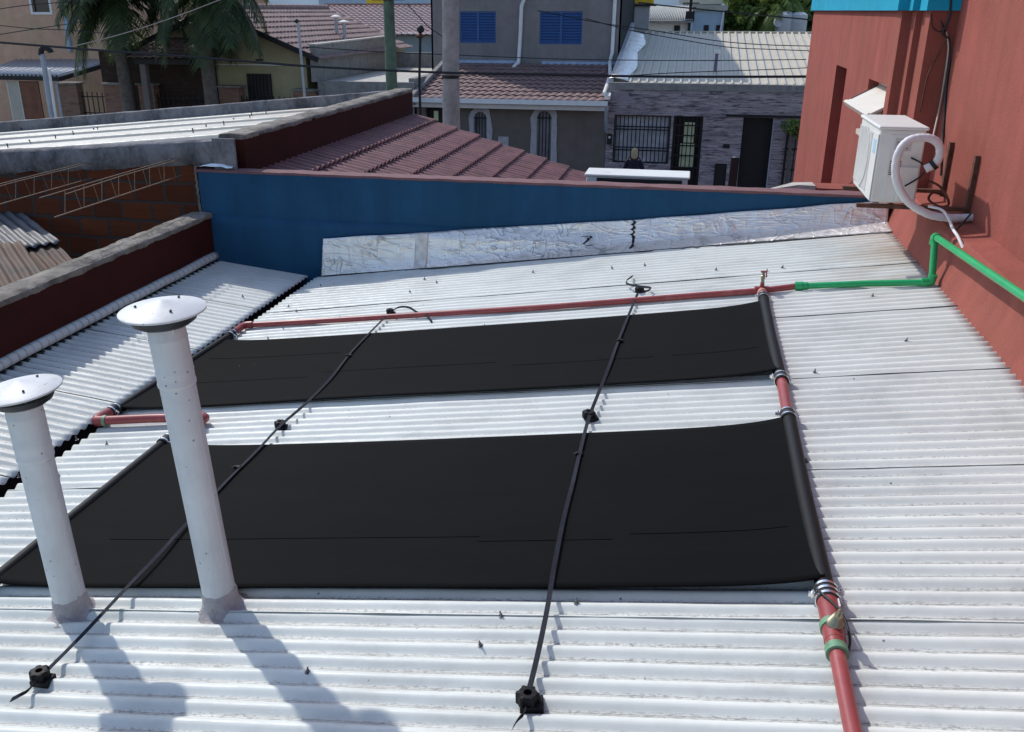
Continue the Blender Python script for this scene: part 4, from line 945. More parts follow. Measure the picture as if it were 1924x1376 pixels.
# --- two-storey dark stucco house
dh = thing('two_storey_house', 'two-storey grey brown stucco house with blue shutters and tiled awning', 'house', (-4.6, 27, G))
DX0, DX1 = -7.15, -2.10
A1 = (-5.64, -5.16, -4.1, -2.42); A2 = (-3.98, -3.44, -4.1, -2.36); A0 = (-6.9, -6.3, -2.95, -2.40)
A1 = (-5.66, -5.17, -4.1, -2.42)
wall_xz(YF, DX0, DX1, G, -2.2, [A0, A1, A2], .2).build('ground_floor_wall', M['dark_wall'], dh)
MB().box(DX0, YF+.001, G, DX0+.2, 27.1, -2.2).box(DX1-.1, YF+.25, G, DX1, 27.2, -1.9).build('side_wall', M['dark_wall'], dh)
for (x0, x1, z0, z1) in (A1, A2):
    cx = (x0+x1)/2; rI = (x1-x0)/2*.72; rO = (x1-x0)/2*1.28; zc = z1-rI-.06; n = 14; mb = MB()
    inn = [Vector((cx-rI, 0, z0))]+[Vector((cx-rI*math.cos(PI*k/n), 0, zc+rI*math.sin(PI*k/n))) for k in range(n+1)]+[Vector((cx+rI, 0, z0))]
    out = [Vector((cx-rO, 0, z0))]+[Vector((cx-rO*math.cos(PI*k/n), 0, zc+rO*1.02*math.sin(PI*k/n))) for k in range(n+1)]+[Vector((cx+rO, 0, z0))]
    out = [p+Vector((.035*noise.noise(Vector((p.x*5, p.z*5, 1))), 0, .03*noise.noise(Vector((p.x*5, p.z*5, 7))))) for p in out]
    # densify the straight legs so that the worn outline wobbles
    fr = []
    for i in range(len(inn)-1):
        for k in range(5 if i in (0, len(inn)-2) else 1):
            t = k/(5 if i in (0, len(inn)-2) else 1); a = inn[i].lerp(inn[i+1], t); b2 = out[i].lerp(out[i+1], t); b2 += Vector((.05*noise.noise(Vector((b2.z*4, b2.x, 5))), 0, 0)); fr.append((a, b2))
    fr.append((inn[-1], out[-1]))
    mb.grid([[a+Vector((0,YF+.06,0)) for a, _ in fr], [a+Vector((0,YF-.022,0)) for a, _ in fr], [b2+Vector((0,YF-.020,0)) for _, b2 in fr], [b2+Vector((0,YF+.0,0)) for _, b2 in fr]])
    wd = mb.build('arched_window', plain('worn_white_render', (.42,.42,.45), .9, .15, 7, .4, 40), dh, smooth=30)
    MB().prism([p+Vector((0,YF+.10,0)) for p in inn], (0,.02,0)).build('pane', plain('dim_pane', (.3,.31,.33), .35, .4, 3), wd)
    bb = MB()
    for k in range(4): x = cx-rI*.9+1.8*rI*(k+.5)/4; bb.box(x-.012, YF+.03, z0, x+.012, YF+.05, zc+rI*.85)
    bb.box(cx-rI, YF+.02, zc, cx+rI, YF+.029, zc+.03).build('window_bars', M['bars'], wd)
MB().grid([[Vector((-4.93+.14*i+.05*noise.noise(Vector((i, j, 2))), YF-.012-.006*(i % 2), -3.1-.12*j+.06*noise.noise(Vector((i, j, 8))))) for j in range(5)] for i in range(3)]).build('render_patch', plain('worn_white_patch', (.42,.42,.45), .9, .15, 7), dh, solid=.012)
w0 = MB().box(A0[0], YF+.16, A0[2], A0[1], YF+.18, A0[3]).build('window', M['dark'], dh)
MB().box(-6.72, YF+.145, -2.75, -6.6, YF+.158, -2.5).build('lit_pane', M['lit'], w0)
MB().box(A0[0]-.1, YF-.02, A0[3]+.002, A0[1]+.25, YF+.01, A0[3]+.12).build('lintel', M['grey_wall'], dh)
YU = 27.2; S1 = (-6.74, -5.67, -.88, -.02); S2 = (-4.40, -3.18, -.90, -.02)
wall_xz(YU, -7.6, -2.1, -2.2, 2.6, [S1, S2], .15).build('upper_wall', M['dark_wall2'], dh)
MB().box(-7.59, YU+.3, -2.2, -2.11, 33, 2.6).build('house_body', M['dark_wall2'], dh)
MB().prism([(-2.1,YU,-2.2),(-2.1,33,-2.2),(-2.1,33,2.6),(-2.1,YU,2.6)], (-.05,0,0)).build('upper_side_wall', M['shade_dark'], dh)
MB().prism([(-7.6,YU,-2.2),(-7.6,33,-2.2),(-7.6,33,2.6),(-7.6,YU,2.6)], (.05,0,0)).build('upper_side_wall', M['dark_wall2'], dh)
for (x0, x1, z0, z1) in (S1, S2):
    s_ = MB().box(x0, YU+.02, z0, x0+.045, YU+.06, z1).box(x1-.045, YU+.02, z0, x1, YU+.06, z1).box(x0+.045, YU+.02, z1-.05, x1-.045, YU+.06, z1).box(x0+.045, YU+.02, z0, x1-.045, YU+.06, z0+.05)
    xm = (x0+x1)/2; s_.box(xm-.035, YU+.02, z0+.05, xm+.035, YU+.06, z1-.05)
    s_.box(x0+.01, YU+.075, z0+.01, x1-.01, YU+.085, z1-.01)
    nsl = 10
    for a, b2 in ((x0+.045, xm-.035), (xm+.035, x1-.045)):
        for k in range(nsl):
            z = z0+.06+(z1-z0-.12)*k/nsl; s_.prism([(a,YU+.065,z+.02),(a,YU+.03,z),(a,YU+.025,z+.008),(a,YU+.06,z+.028+.03)], (b2-a,0,0))
    s_.build('shutter', M['shutter'], dh)
# downpipe and gutters
pxp = [(-4.66,YU-.06,2.4),(-4.66,YU-.06,.2),(-4.70,YU-.08,.12),(-4.92,YU-.06,.0) ]
dp = [atY(985,-60,YU-.07), atY(980,10,YU-.07), atY(978,60,YU-.07), atY(975,108,YU-.07)]
MB().tube([dp[0], atY(986,-5,YU-.07), atY(980,12,YU-.07), dp[2], dp[3], atY(974,118,YU-.2), atY(964,128,YU-.5)], .055, 12).build('downpipe', M['white'], dh, smooth=50)
MB().tube([atY(1158,-40,YU-.07), atY(1154,30,YU-.07), atY(1150,100,YU-.07), atY(1146,118,YU-.3), (DX1-.08,25.4,-1.60), (DX1-.06,23.7,-1.95)], .05, 12).build('downpipe', M['white'], dh, smooth=50)
MB().box(-6.9, YU-.10, -1.43, -4.95, YU-.003, -1.35).box(-4.3, YU-.10, -1.44, -2.15, YU-.003, -1.36).build('wall_flashing', plain('bluish_zinc', (.34,.45,.62), .5), dh)
asl = (-2.12+1.42)/(23.62-27.15)
tile_roof((DX1-.05, 27.15, -1.44), (-1,0,0), Vector((0,-1,-asl)).normalized(), 5.0, 10, .36, .21, .03, .03, 6).build('awning_roof', M['tile_dark'], dh, smooth=50)
MB().prism([(DX0,27.15,-1.47),(DX0,23.65,-2.17),(DX0,23.65,-2.21),(DX0,24.02,-2.21),(DX0,27.15,-1.6)], (5.02,0,0)).build('awning_deck', M['timber'], dh)
MB().prism([(DX0-.05,23.60,-2.12),(DX0-.05,23.48,-2.10),(DX0-.05,23.46,-2.22),(DX0-.05,23.58,-2.25),(DX0-.05,23.62,-2.2)], (5.15,0,0)).build('awning_gutter', M['white'], dh)
MB().box(DX0-.05, 23.66, -2.36, DX1+.06, 23.70, -2.235).build('awning_fascia', M['white'], dh)
MB().bar((DX1+.02,27.0,-1.36), (DX1+.02,23.7,-2.04), .14, .10).build('verge_flashing', M['white'], dh)
MB().prism([(DX0-.05,27.1,-1.3),(DX0-.05,23.55,-2.02),(DX0-.05,23.55,-2.3),(DX0-.05,27.1,-2.3)], (.12,0,0)).build('awning_verge_wall', M['grey_wall'], dh)
MB().tube([(DX1+.02,23.5,-2.2),(DX1+.02,23.6,-2.6),(DX1+.02,23.95,-2.9)], .04, 8).build('gutter_outlet', M['grey_pvc'], dh, smooth=50)

# --- grey flat-roof garage left of it
gg = thing('flat_roof_garage', 'low grey flat-roofed garage with tall stained side wall between the poles', 'garage', (-8.6, 27, G))
MB().box(-9.92, YF, G, -7.22, YF+.15, -1.775).build('front_wall', M['grey_wall'], gg)
MB().box(-9.9, YF+.15, G, -7.22, 31, -1.80).build('roof_slab', M['pale_slab'], gg)
MB().prism([(-9.92,YF+.02,-1.80),(-9.92,31,-1.80),(-9.92,31,-.80),(-9.92,YF+.02,-.87)], (-.18,0,0)).build('side_wall', M['grey_wall'], gg)
MB().prism([(-9.9,YF,-.868),(-9.9,31.02,-.798),(-9.9,31.02,-.758),(-9.9,YF,-.828)], (-.24,0,0)).build('side_coping', M['pale_slab'], gg)
MB().box(-7.4, YF+.15, -2.02, -7.2, 28.4, -1.68).build('low_kerb_wall', M['grey_wall'], gg)
MB().box(-9.9, 31, -2.02, -7.2, 31.2, -1.32).build('back_wall', M['grey_wall'], gg)
MB().box(-8.0, 30.98, -1.72, -7.88, 30.997, -1.58).build('vent_plate', M['white'], gg)
MB().box(-8.6, 31.2, -1.5, -6.9, 34, -1.28).build('back_slab', M['tile_grey'], gg)
MB().prism([(-9.2,35,-1.25),(-7.0,35,-.82),(-7.0,36,-.82),(-9.2,36,-1.25)], (0,0,.06)).build('lean_to_sheet', M['sheet'], gg)

# --- ochre gabled house
oh = thing('ochre_gable_house', 'ochre rendered gabled house with greyed tile roof behind the palms', 'house', (-12.9, 28, G))
ex, ez, rx, rz_ = -9.95, -1.14, -12.9, .05
gs_ = (rz_-ez)/(ex-rx)
MB().prism([(-15.8,YF+.2,G),(-10.3,YF+.2,G),(-10.3,YF+.2,ez-.03),(rx,YF+.2,rz_-.12),(-15.8,YF+.2,ez-.03)], (0,9.0,0)).build('house_wall', M['yellow'], oh)
tile_roof((rx, YF-.1, rz_), (0,1,0), Vector((1,0,-gs_)).normalized(), 8.6, 10, .34, .24, .03, .035, 6).build('tile_roof', M['tile_grey'], oh, smooth=50)
tile_roof((rx, YF-.1, rz_), (0,1,0), Vector((-1,0,-gs_)).normalized(), 8.6, 10, .34, .24, .03, .035, 6).build('tile_roof', M['tile_grey'], oh, smooth=50)
rc = MB()
for k in range(26): rc.tube([(rx, YF-.1+.33*k, rz_+.03), (rx, YF+.26+.33*k, rz_+.055)], .09, 8)
rc.build('ridge_tile', M['tile_grey'], oh, smooth=50)
MB().bar((rx,YF-.08,rz_-.05), (ex+.12,YF-.08,ez-.09), .03, .14).bar((rx,YF-.08,rz_-.05), (2*rx-ex-.1,YF-.08,ez-.09), .03, .14).build('verge_board', M['dark'], oh)
od = MB().box(-12.05, YF+.17, G, -11.35, YF+.198, -1.62).build('door', M['dark'], oh)
barset(-12.05, -11.35, G, -1.62, YF+.15, 7, (-2.2, -2.8)).build('door_bars', M['bars'], od)
MB().box(-11.75, YF+.16, -1.28, -11.55, YF+.198, -1.24).build('vent_slot', M['dark'], oh)
MB().box(-13.0, YF+.17, -1.40, -10.5, YF+.198, -1.375).build('string_course', M['white'], oh)
for (px, py, ph, lab) in ((633,58,28,'left one of two pale roof flues on the greyed tile roof'), (648,68,29,'right one of two pale roof flues on the greyed tile roof')):
    r_ = _ray(px, py+8); t_ = (rz_+gs_*rx)/(r_.z+gs_*r_.x); p = r_*t_
    f_ = thing('roof_flue', lab, 'flue pipe', tuple(p), 'pale flues on the greyed tile roof')
    MB().tube([p-Vector((0,0,.1)), p+Vector((0,0,.5))], .06, 12).build('pipe', M['sheet'], f_, smooth=50)
    MB().lathe([(.16,0),(.17,.02),(.02,.07)], p+Vector((0,0,.52)), (0,0,1), 14).build('cap', M['white'], f_, smooth=40)

# --- salmon two-storey house, carport, fence, porch
sa = thing('salmon_house', 'salmon rendered two-storey house at the far left with white framed window', 'house', (-20, 30, G))
YS = 28.5
q0, q1 = atY(57, -10, YS), atY(95, 23, YS)
SW = (q0.x, q1.x, q1.z, 1.0)
wall_xz(YS, -29, -16.75, G, 3, [SW], .15).build('wall', M['salmon'], sa)
MB().box(-28.9, YS+.2, G, -16.9, 36, 3).prism([(-16.75,YS,G),(-16.75,36,G),(-16.75,36,3),(-16.75,YS,3)], (-.1,0,0)).build('house_body', M['salmon'], sa)
sw = MB().box(SW[0]-.08, YS-.03, SW[2]-.08, SW[0], YS+.03, SW[3]).box(SW[1], YS-.03, SW[2]-.08, SW[1]+.08, YS+.03, SW[3]).box(SW[0], YS-.03, SW[2]-.08, SW[1], YS+.03, SW[2]).build('window_frame', M['white'], sa)
MB().box(SW[0], YS+.08, SW[2], SW[1], YS+.1, SW[3]).build('window_pane', M['glass'], sw)
MB().bar(atY(118,-20,YS-.06), atY(131,97,YS-.06), .13, .1).build('downpipe', M['pale_blue'], sa)
MB().prism([atY(305,20,YS-.03), atY(322,15,YS-.03), atY(330,88,YS-.03), atY(306,92,YS-.03)], (0,.025,0)).build('pale_corner_panel', M['pale_blue'], sa)
cpt = thing('carport', 'grey corrugated carport roof with slatted gate beside the salmon house', 'carport', (-19.5, 25.5, G))
c1, c2 = atY(-40,140,24.2), atY(112,143,24.2); c3, c4 = atY(216,113,27.6), atY(30,113,27.6)
rows = []; n = 150
for k in range(n+1):
    u = k/n; w_ = .04*math.sin(u*n*2*PI/7.5)
    rows.append([c1.lerp(c2, u)+Vector((0,0,w_)), c4.lerp(c3, u)+Vector((0,0,w_))])
MB().grid(rows).build('roof_sheet', M['sheet'], cpt, smooth=50, solid=.005)
MB().bar(c1-Vector((0,0,.08)), c2-Vector((0,0,.08)), .05, .12).bar(c2-Vector((0,0,.08)), c3-Vector((0,0,.08)), .05, .12).build('roof_beam', M['dark'], cpt)
MB().bar((c2.x-.2,c2.y+.1,G), (c2.x-.2,c2.y+.1,c2.z-.1), .09).build('post', M['grey_pvc'], cpt)
g1_, g2_ = atY(12,152,24.3), atY(46,215,24.3)
gm = MB()
for k in range(9): x = g1_.x+(g2_.x-g1_.x)*(k+.5)/9; gm.box(x-.03, 24.28, G+.15, x+.03, 24.30, g1_.z)
gm.box(g1_.x, 24.301, G+.15, g2_.x, 24.32, g1_.z); gm.build('gate_panel', M['cream'], cpt)
MB().box(g2_.x+.03, 24.28, G+.15, atY(82,215,24.3).x, 24.32, g1_.z).build('gate_door', M['timber'], cpt)
fe = thing('pillar_fence', 'dark railing fence between brick pillars in front of the left houses', 'fence', (-15, 23.95, G))
for x0, x1, yt in ((108,142,155),(193,225,156),(258,287,157),(410,447,161),(550,590,168)):
    a, b2 = atY(x0, yt, 23.8), atY(x1, yt, 23.8)
    MB().box(a.x, 23.8, G, b2.x, 24.1, a.z-.05).build('pillar', M['fence_brick'], fe)
    MB().box(a.x-.05, 23.75, a.z-.048, b2.x+.05, 24.15, a.z).build('pillar_cap', M['coping'], fe)
fx0, fx1 = atY(142,165,23.9).x, atY(590,165,23.9).x
rl = MB(); k = fx0
while k < fx1: rl.box(k-.01, 23.92, G+.3, k+.01, 23.94, -2.15-.05*((k*7) % 1)); k += .16
for z in (-2.3, -2.75, -3.4): rl.box(fx0, 23.941, z-.015, fx1, 23.96, z+.015)
rl.build('railing', M['bars'], fe)
po = thing('tiled_porch', 'small tiled porch roof on posts between the two palms', 'porch', (-14.3, 24.6, G))
p1, p2 = atY(305,102,24.0), atY(390,104,24.0)
tile_roof((p2.x+.2, 24.17, p1.z+.42), (-1,0,0), Vector((0,-1,-.28)).normalized(), p2.x-p1.x+.35, 5, .34, .22, .03, .035, 6).build('tile_roof', M['tile_dark'], po, smooth=50)
MB().box(p1.x-.1, 22.75, p1.z-.2, p2.x+.15, 22.85, p1.z-.06).build('beam', M['dark'], po)
MB().box(p1.x+.05, 22.72, G, p1.x+.22, 22.88, p1.z-.2).build('post', M['dark_wall'], po)
MB().box(atY(190,130,24.1).x, 24.08, G, p2.x+.12, 24.18, p1.z+.05).build('back_wall', M['dark_brick_shade'], po)

# --- buildings farther back
ft_ = thing('far_tiled_house', 'far house with pale pink tile roof behind the green pole', 'house', (-11, 40, G))
e0, e1 = atY(615,66,36), atY(830,66,36); r0 = atY(640,11,41)
dd = Vector((0, -5, e0.z-r0.z)); 
tile_roof((e1.x+1.5, 41, r0.z), (-1,0,0), dd.normalized(), e1.x-e0.x+3.5, 15, dd.length/15, .25, .035, .04, 5).build('tile_roof', plain('pink_tile', (.34,.22,.2), .7, .25, 6, .3, 60), ft_, smooth=50)
MB().box(e0.x-1.5, 36.4, G, e1.x+1.2, 44, e0.z-.02).build('wall', M['pale_blue'], ft_)
MB().bar((e0.x-2,41,r0.z+.03), (e1.x+1.5,41,r0.z+.03), .2, .12).build('ridge_tile', M['tile_grey'], ft_)
fb = thing('pale_blue_block', 'pale blue block seen between the ochre house and the far tiled roof', 'building', (-17, 50, G))
MB().box(-19.5, 48, G, -15.6, 56, 6).build('wall', M['pale_blue'], fb)
MB().box(-19.6, 47.9, 6.001, -15.5, 56.1, 6.2).build('parapet', M['white'], fb)
fw_ = thing('far_white_house', 'far white house with pale corrugated roof beyond the ribbed metal roof', 'house', (-1.5, 38, G))
a, b2 = atY(1203,38,36), atY(1302,38,36); r1_ = atY(1205,12,40)
rows = []
for k in range(181):
    u = k/180; w_ = .02*math.sin(u*180*2*PI/6)
    rows.append([a.lerp(b2, u)+Vector((0,0,w_)), Vector((a.x+(b2.x-a.x)*u, 40, r1_.z+w_))])
MB().grid(rows).build('metal_roof', M['roof_far'], fw_, smooth=50, solid=.01)
MB().box(a.x, 36.3, G, b2.x-.1, 40, a.z-.1).build('wall', M['white'], fw_)
d1, d2 = atY(1267,48,36.28), atY(1277,62,36.28)
MB().box(d1.x, 36.27, d2.z-1, d2.x, 36.295, d1.z).build('door', M['dark'], fw_)
MB().bar((a.x,35.98,a.z-.06), (b2.x,35.98,b2.z-.06), .06, .07).build('eaves_gutter', M['grey_wall'], fw_)
fbh = thing('far_blue_house', 'far pale blue house with two dark windows right of the white house', 'house', (0, 38, G))
a, b2 = atY(1303,20,37), atY(1362,18,37)
MB().box(a.x, 37, G, b2.x, 43, a.z).build('wall', M['pale_blue'], fbh)
MB().box(a.x-.05, 36.9, a.z+.002, b2.x+.1, 43, a.z+.18).build('roof_sheet', M['roof_far'], fbh)
for px in (1327, 1350):
    c = atY(px, 55, 36.99); MB().box(c.x-.09, 36.97, c.z-.4, c.x+.09, 36.998, c.z+.14).build('window', M['dark'], fbh)
MB().bar((b2.x-.03,36.9,a.z), (b2.x-.15,36.9,a.z-1.2), .05).build('downpipe', M['white'], fbh)
wl = thing('cream_upper_block', 'cream roof block rising behind the far white house', 'building', (-.5, 46, G))
a, b2 = atY(1284,8,44), atY(1350,8,44); MB().box(a.x, 44, G, b2.x, 48, a.z).build('wall', M['pale_blue'], wl); MB().box(a.x-.2, 43.8, a.z+.001, b2.x+.2, 48, a.z+.5).build('roof_edge', M['seam'], wl)
yc = atY(1205, 3, 33); tag(MB().box(yc.x-.42, 32.6, yc.z-.08, yc.x+.42, 33.2, yc.z+.16).build('yellow_container', M['yellow_paint'], bevel=.04), 'small yellow container on the roof edge right of the two-storey house', 'container')
yp_ = thing('container_stand', 'grey stand under the small yellow container', 'stand', (yc.x, 33, G)); MB().box(yc.x-.3, 32.7, G, yc.x+.3, 33.1, yc.z-.085).build('stand_column', M['sheet'], yp_); MB().box(yc.x-.5, 32.55, yc.z-.085-.06, yc.x+.5, 33.25, yc.z-.0855).build('stand_top', M['dark'], yp_)
y2 = atY(710, 4, 42); tag(MB().box(y2.x-.5, 41.8, y2.z-.15, y2.x+.4, 42.4, y2.z+.14).build('yellow_container', M['yellow_paint'], bevel=.05), 'small yellow container above the far pink tile roof', 'container')
sk_ = thing('roof_water_tank', 'two grey water tanks on a dark stand among the far trees', 'water tank', (3, 38, G))
a = atY(1474,43,38); b2 = atY(1499,43,38)
MB().lathe([(.3,-.36),(.33,-.3),(.33,.28),(.2,.4),(.02,.42)], a, (0,0,1), 18).build('tank', M['tank'], sk_, smooth=40)
MB().lathe([(.3,-.36),(.33,-.3),(.33,.28),(.2,.36),(.02,.38)], b2, (0,0,1), 18).build('tank', M['tank'], sk_, smooth=40)
MB().lathe([(.16,-.2),(.18,0),(.16,.2)], atY(1462,43,37.9), (0,1,0), 12).build('tank_flange', M['tank'], sk_, smooth=40)
MB().box(a.x-.5, 37.6, G, b2.x+.5, 38.4, a.z-.37).build('stand', M['dark_wall'], sk_)
lp = thing('antenna_mast', 'dark lattice antenna mast above the far white house', 'antenna', (0, 36.5, G))
a = atY(1297, 24, 36.2); MB().box(a.x-.05, 36.15, G, a.x+.05, 36.25, 1.0).build('mast', M['bars'], lp)
MB().box(a.x-.16, 36.1, a.z-.3, a.x+.16, 36.145, a.z+.05).box(a.x-.3, 36.1, a.z+.3, a.x+.3, 36.14, a.z+.34).box(a.x-.2, 36.1, a.z+.14, a.x+.2, 36.14, a.z+.18).build('antenna_box', M['bars'], lp)

# ------------------------------------------------------------------ leaning board, poles, masts, wires
lb = thing('leaning_board', 'tall dark board leaning on a pale post before the stone house', 'board', (.8, 18, G))
a, b2 = atY(1377,296,18), atY(1376,352,18)
MB().obox(((a.x+b2.x)/2, 18, (a.z+G)/2), (1,.15,0), (-.15,1,0), (.02,0,1), .075, .03, (a.z-G)/2).build('board', M['dark'], lb)
MB().bar((a.x+.02,18.05,a.z), (a.x+.13,18.05,G), .05).build('post', M['sheet'], lb)
cp_ = thing('concrete_utility_pole', 'thick pale concrete utility pole standing before the two-storey house', 'utility pole', (-4.55, 17, G))
t0, t1 = atY(846, 0, 17), atY(848, 235, 17)
MB().tube([(t1.x,17,G),(t1.x,17,t1.z),(t0.x,17,t0.z),(t0.x,17,4)], [.20,.165,.145,.12], 24).build('shaft', M['poleconc'], cp_, smooth=60)
MB().tube([(t1.x,17,-1.17),(t1.x,17,-1.11)], .165, 24).build('cable_band', M['dark'], cp_, smooth=50)
gp_ = thing('green_utility_pole', 'slimmer mossy green utility pole left of the concrete pole', 'utility pole', (-5.9, 18, G))
t0, t1 = atY(730, 0, 18), atY(736, 165, 18)
MB().tube([(t1.x,18,G),(t1.x,18,t1.z),(t0.x,18,t0.z),(t0.x,18,3)], [.14,.115,.105,.09], 20).build('shaft', M['polewood'], gp_, smooth=60)
MB().bar((t0.x-.3,17.9,t0.z+.02), (t0.x+.35,17.9,t0.z+.02), .06).build('cross_arm', M['dark'], gp_)
sm2 = thing('service_mast', 'pale grey electricity service mast with bent top left of the palms', 'mast', (-12.9, 17, G))
a, b2 = atY(79, 102, 17), atY(97, 215, 17)
MB().tube(smoothpts([(b2.x+.05,17,G), tuple(b2), tuple(atY(88,160,17)), tuple(atY(82,118,17)), tuple(a)], 5), .05, 12).build('pipe', M['grey_pvc'], sm2, smooth=60)
MB().tube([(b2.x+.16,17.05,G), tuple(atY(104,215,17)), tuple(atY(92,130,17))], .03, 10).build('conduit', M['white'], sm2, smooth=60)
MB().tube(smoothpts([atY(77,104,17), atY(78,93,17), atY(86,90,17), atY(94,95,17), atY(96,99,17)], 5), .055, 10).build('mast_head', M['dark'], sm2, smooth=60)
an = thing('thin_mast', 'thin pale mast before the ochre gable wall', 'mast', (-9.6, 22, G))
a, b2 = atY(560,42,22), atY(571,162,22)
MB().tube([(b2.x,22,G), tuple(b2), tuple(a)], .035, 8).build('pipe', M['sheet'], an, smooth=60)
MB().tube([tuple(a), tuple(atY(556,39,22))], .05, 8).build('mast_tip', M['dark'], an)
td = thing('dark_service_post', 'thin dark service post with a knob beside the concrete pole', 'mast', (-7, 23.4, G))
a, b2 = atY(790,55,23.3), atY(788,150,23.3)
MB().tube([(b2.x,23.3,G), tuple(b2), tuple(a)], .035, 8).build('pipe', M['bars'], td, smooth=60)
MB().lathe([(.02,-.1),(.09,-.06),(.1,0),(.07,.07),(.01,.1)], a, (0,0,1), 12).build('knob', M['dark'], td, smooth=50)
MB().lathe([(.03,-.06),(.12,-.02),(.12,.02),(.03,.05)], atY(789,68,23.3), (0,0,1), 10).build('insulator', M['rust'], td, smooth=50)
def wire(label, pts, Y, r, m='wire'):
    P = [atY(x, y, Y if not isinstance(Y, tuple) else Y[0]+(Y[1]-Y[0])*i/(len(pts)-1)) for i, (x, y) in enumerate(pts)]
    d0 = (P[0]-P[1]); P = [P[0]+d0*.6]+P if pts[0][0] <= 0 else P
    return cable('overhead_wire', label, P, r, M[m], 'overhead wire', 'overhead wires over the street', 5, 6)
wire('thick black overhead cable crossing in front of both utility poles', [(0,80),(218,97),(387,109),(600,126),(845,137),(1000,140),(1240,144),(1512,144),(1640,143)], 16.8, .022)
wire('pale service wire rising from the bent mast over the palms', [(96,97),(215,68),(320,35),(410,1),(440,-12)], (17, 19), .010, 'wire_light')
wire('thin wire low across the salmon wall', [(0,48),(60,54),(130,57),(230,66)], 21, .010)
wire('thin wire high across the salmon wall window', [(0,17),(50,10),(120,4),(200,-6)], 21, .010)
wire('thin wire slanting up over the salmon wall', [(0,65),(50,57),(110,48),(160,40)], 21, .010)
wire('thin wire crossing grey garage wall and concrete pole', [(570,88),(720,98),(845,103),(960,108),(1090,112),(1300,114),(1515,112)], 20, .009)
wire('thin wire sagging over the upper part of the ribbed metal roof', [(1010,20),(1120,42),(1230,58),(1340,76),(1430,84),(1530,87)], 20, .009)
wire('thin wire below it across the ribbed metal roof', [(1100,35),(1180,56),(1270,73),(1370,89),(1450,93),(1530,96)], 20.5, .009)
wire('thin wire across the lower part of the ribbed metal roof', [(1150,145),(1250,138),(1350,134),(1440,131),(1530,127)], 20.3, .009)
wire('thicker wire passing the yellow container and far white house', [(1200,5),(1250,11),(1320,18),(1400,26),(1530,38)], 26, .018)
wire('thin wire from the dark service post up to the far tiled roof', [(765,8),(790,35),(805,50),(840,75)], 23, .012)

# ------------------------------------------------------------------ palms and trees
def frond(mb, base, az, el, L, droop, nleaf, lw, ll):
    pts = []; d = Vector((math.cos(az)*math.cos(el), math.sin(az)*math.cos(el), math.sin(el))); p = Vector(base); n = 14
    for k in range(n+1):
        pts.append(p.copy()); d = (d+Vector((0,0,-droop/n*(1+k/n*1.4)))).normalized(); p = p+d*L/n
    mb.tube(pts, [.022*(1-k/(n+1))+.004 for k in range(n+1)], 4)
    for k in range(nleaf):
        t = .12+.88*k/nleaf; i = min(n-1, int(t*n)); f_ = t*n-i; q = pts[i].lerp(pts[i+1], f_); dr = (pts[i+1]-pts[i]).normalized()
        sd = dr.cross(Vector((0,0,1))); sd = sd.normalized() if sd.length > .01 else Vector((1,0,0))
        l_ = ll*(.45+.9*math.sin(PI*min(1,t*.92+.08))*.8)*random.uniform(.8,1.15)
        for s_ in (-1, 1):
            tip = q+sd*s_*l_*.62+dr*l_*.42+Vector((0,0,random.uniform(-.62,-.2)*l_)); mid = q.lerp(tip, .5)+Vector((0,0,.10*l_))
            wv = dr*lw*.5
            mb.add([q-wv, q+wv, mid+wv*1.2, tip, mid-wv*1.2], [(0,1,2,3,4)])
def palm(x, y, crown, label, n, L, ph):
    t = thing('palm_tree', label, 'palm tree', (x, y, G), 'queen palms in the left front gardens')
    cz = Vector((x+.05, y, crown))
    MB().tube([(x,y,G),(x+.03,y,G+1.5),(x-.02,y,crown-1.2),(x+.03,y,crown-.3),tuple(cz)], [.24,.19,.17,.19,.10], 14).build('trunk', M['bark'], t, smooth=60)
    f_ = MB()
    for k in range(n):
        a = ph+k*2.399; e = R(random.uniform(-22, 75)); frond(f_, cz+Vector((.06*math.cos(a), .06*math.sin(a), random.uniform(-.15,.15))), a, e, L*random.uniform(.85,1.1), random.uniform(1.3,2.0), 44, .035, .55)
    f_.build('fronds', M['palm'], t)
random.seed(3)
pa = atY(238, 170, 22.9); palm(pa.x, 22.9, .3, 'left queen palm with dark drooping fronds before the salmon house', 40, 2.2, .4)
pb = atY(395, 170, 22.9); palm(pb.x, 22.9, .55, 'right queen palm with drooping fronds before the ochre house', 34, 2.2, 1.9)
def leafcloud(mb, c, rad, n, size, flat=1.0):
    for _ in range(n):
        d = Vector((random.gauss(0,1), random.gauss(0,1), random.gauss(0,1))).normalized()*random.random()**.4
        p = Vector(c)+Vector((d.x*rad[0], d.y*rad[1], d.z*rad[2])); a = Vector((random.gauss(0,1), random.gauss(0,1), random.gauss(0,1)*.6)).normalized(); b2 = a.orthogonal().normalized()
        b2 = (b2*math.cos(random.random()*6)+a.cross(b2)*math.sin(random.random()*6)).normalized(); s_ = size*random.uniform(.6,1.4)
        mb.add([p-a*s_, p+b2*s_*.45, p+a*s_, p-b2*s_*.45], [(0,1,2,3)])
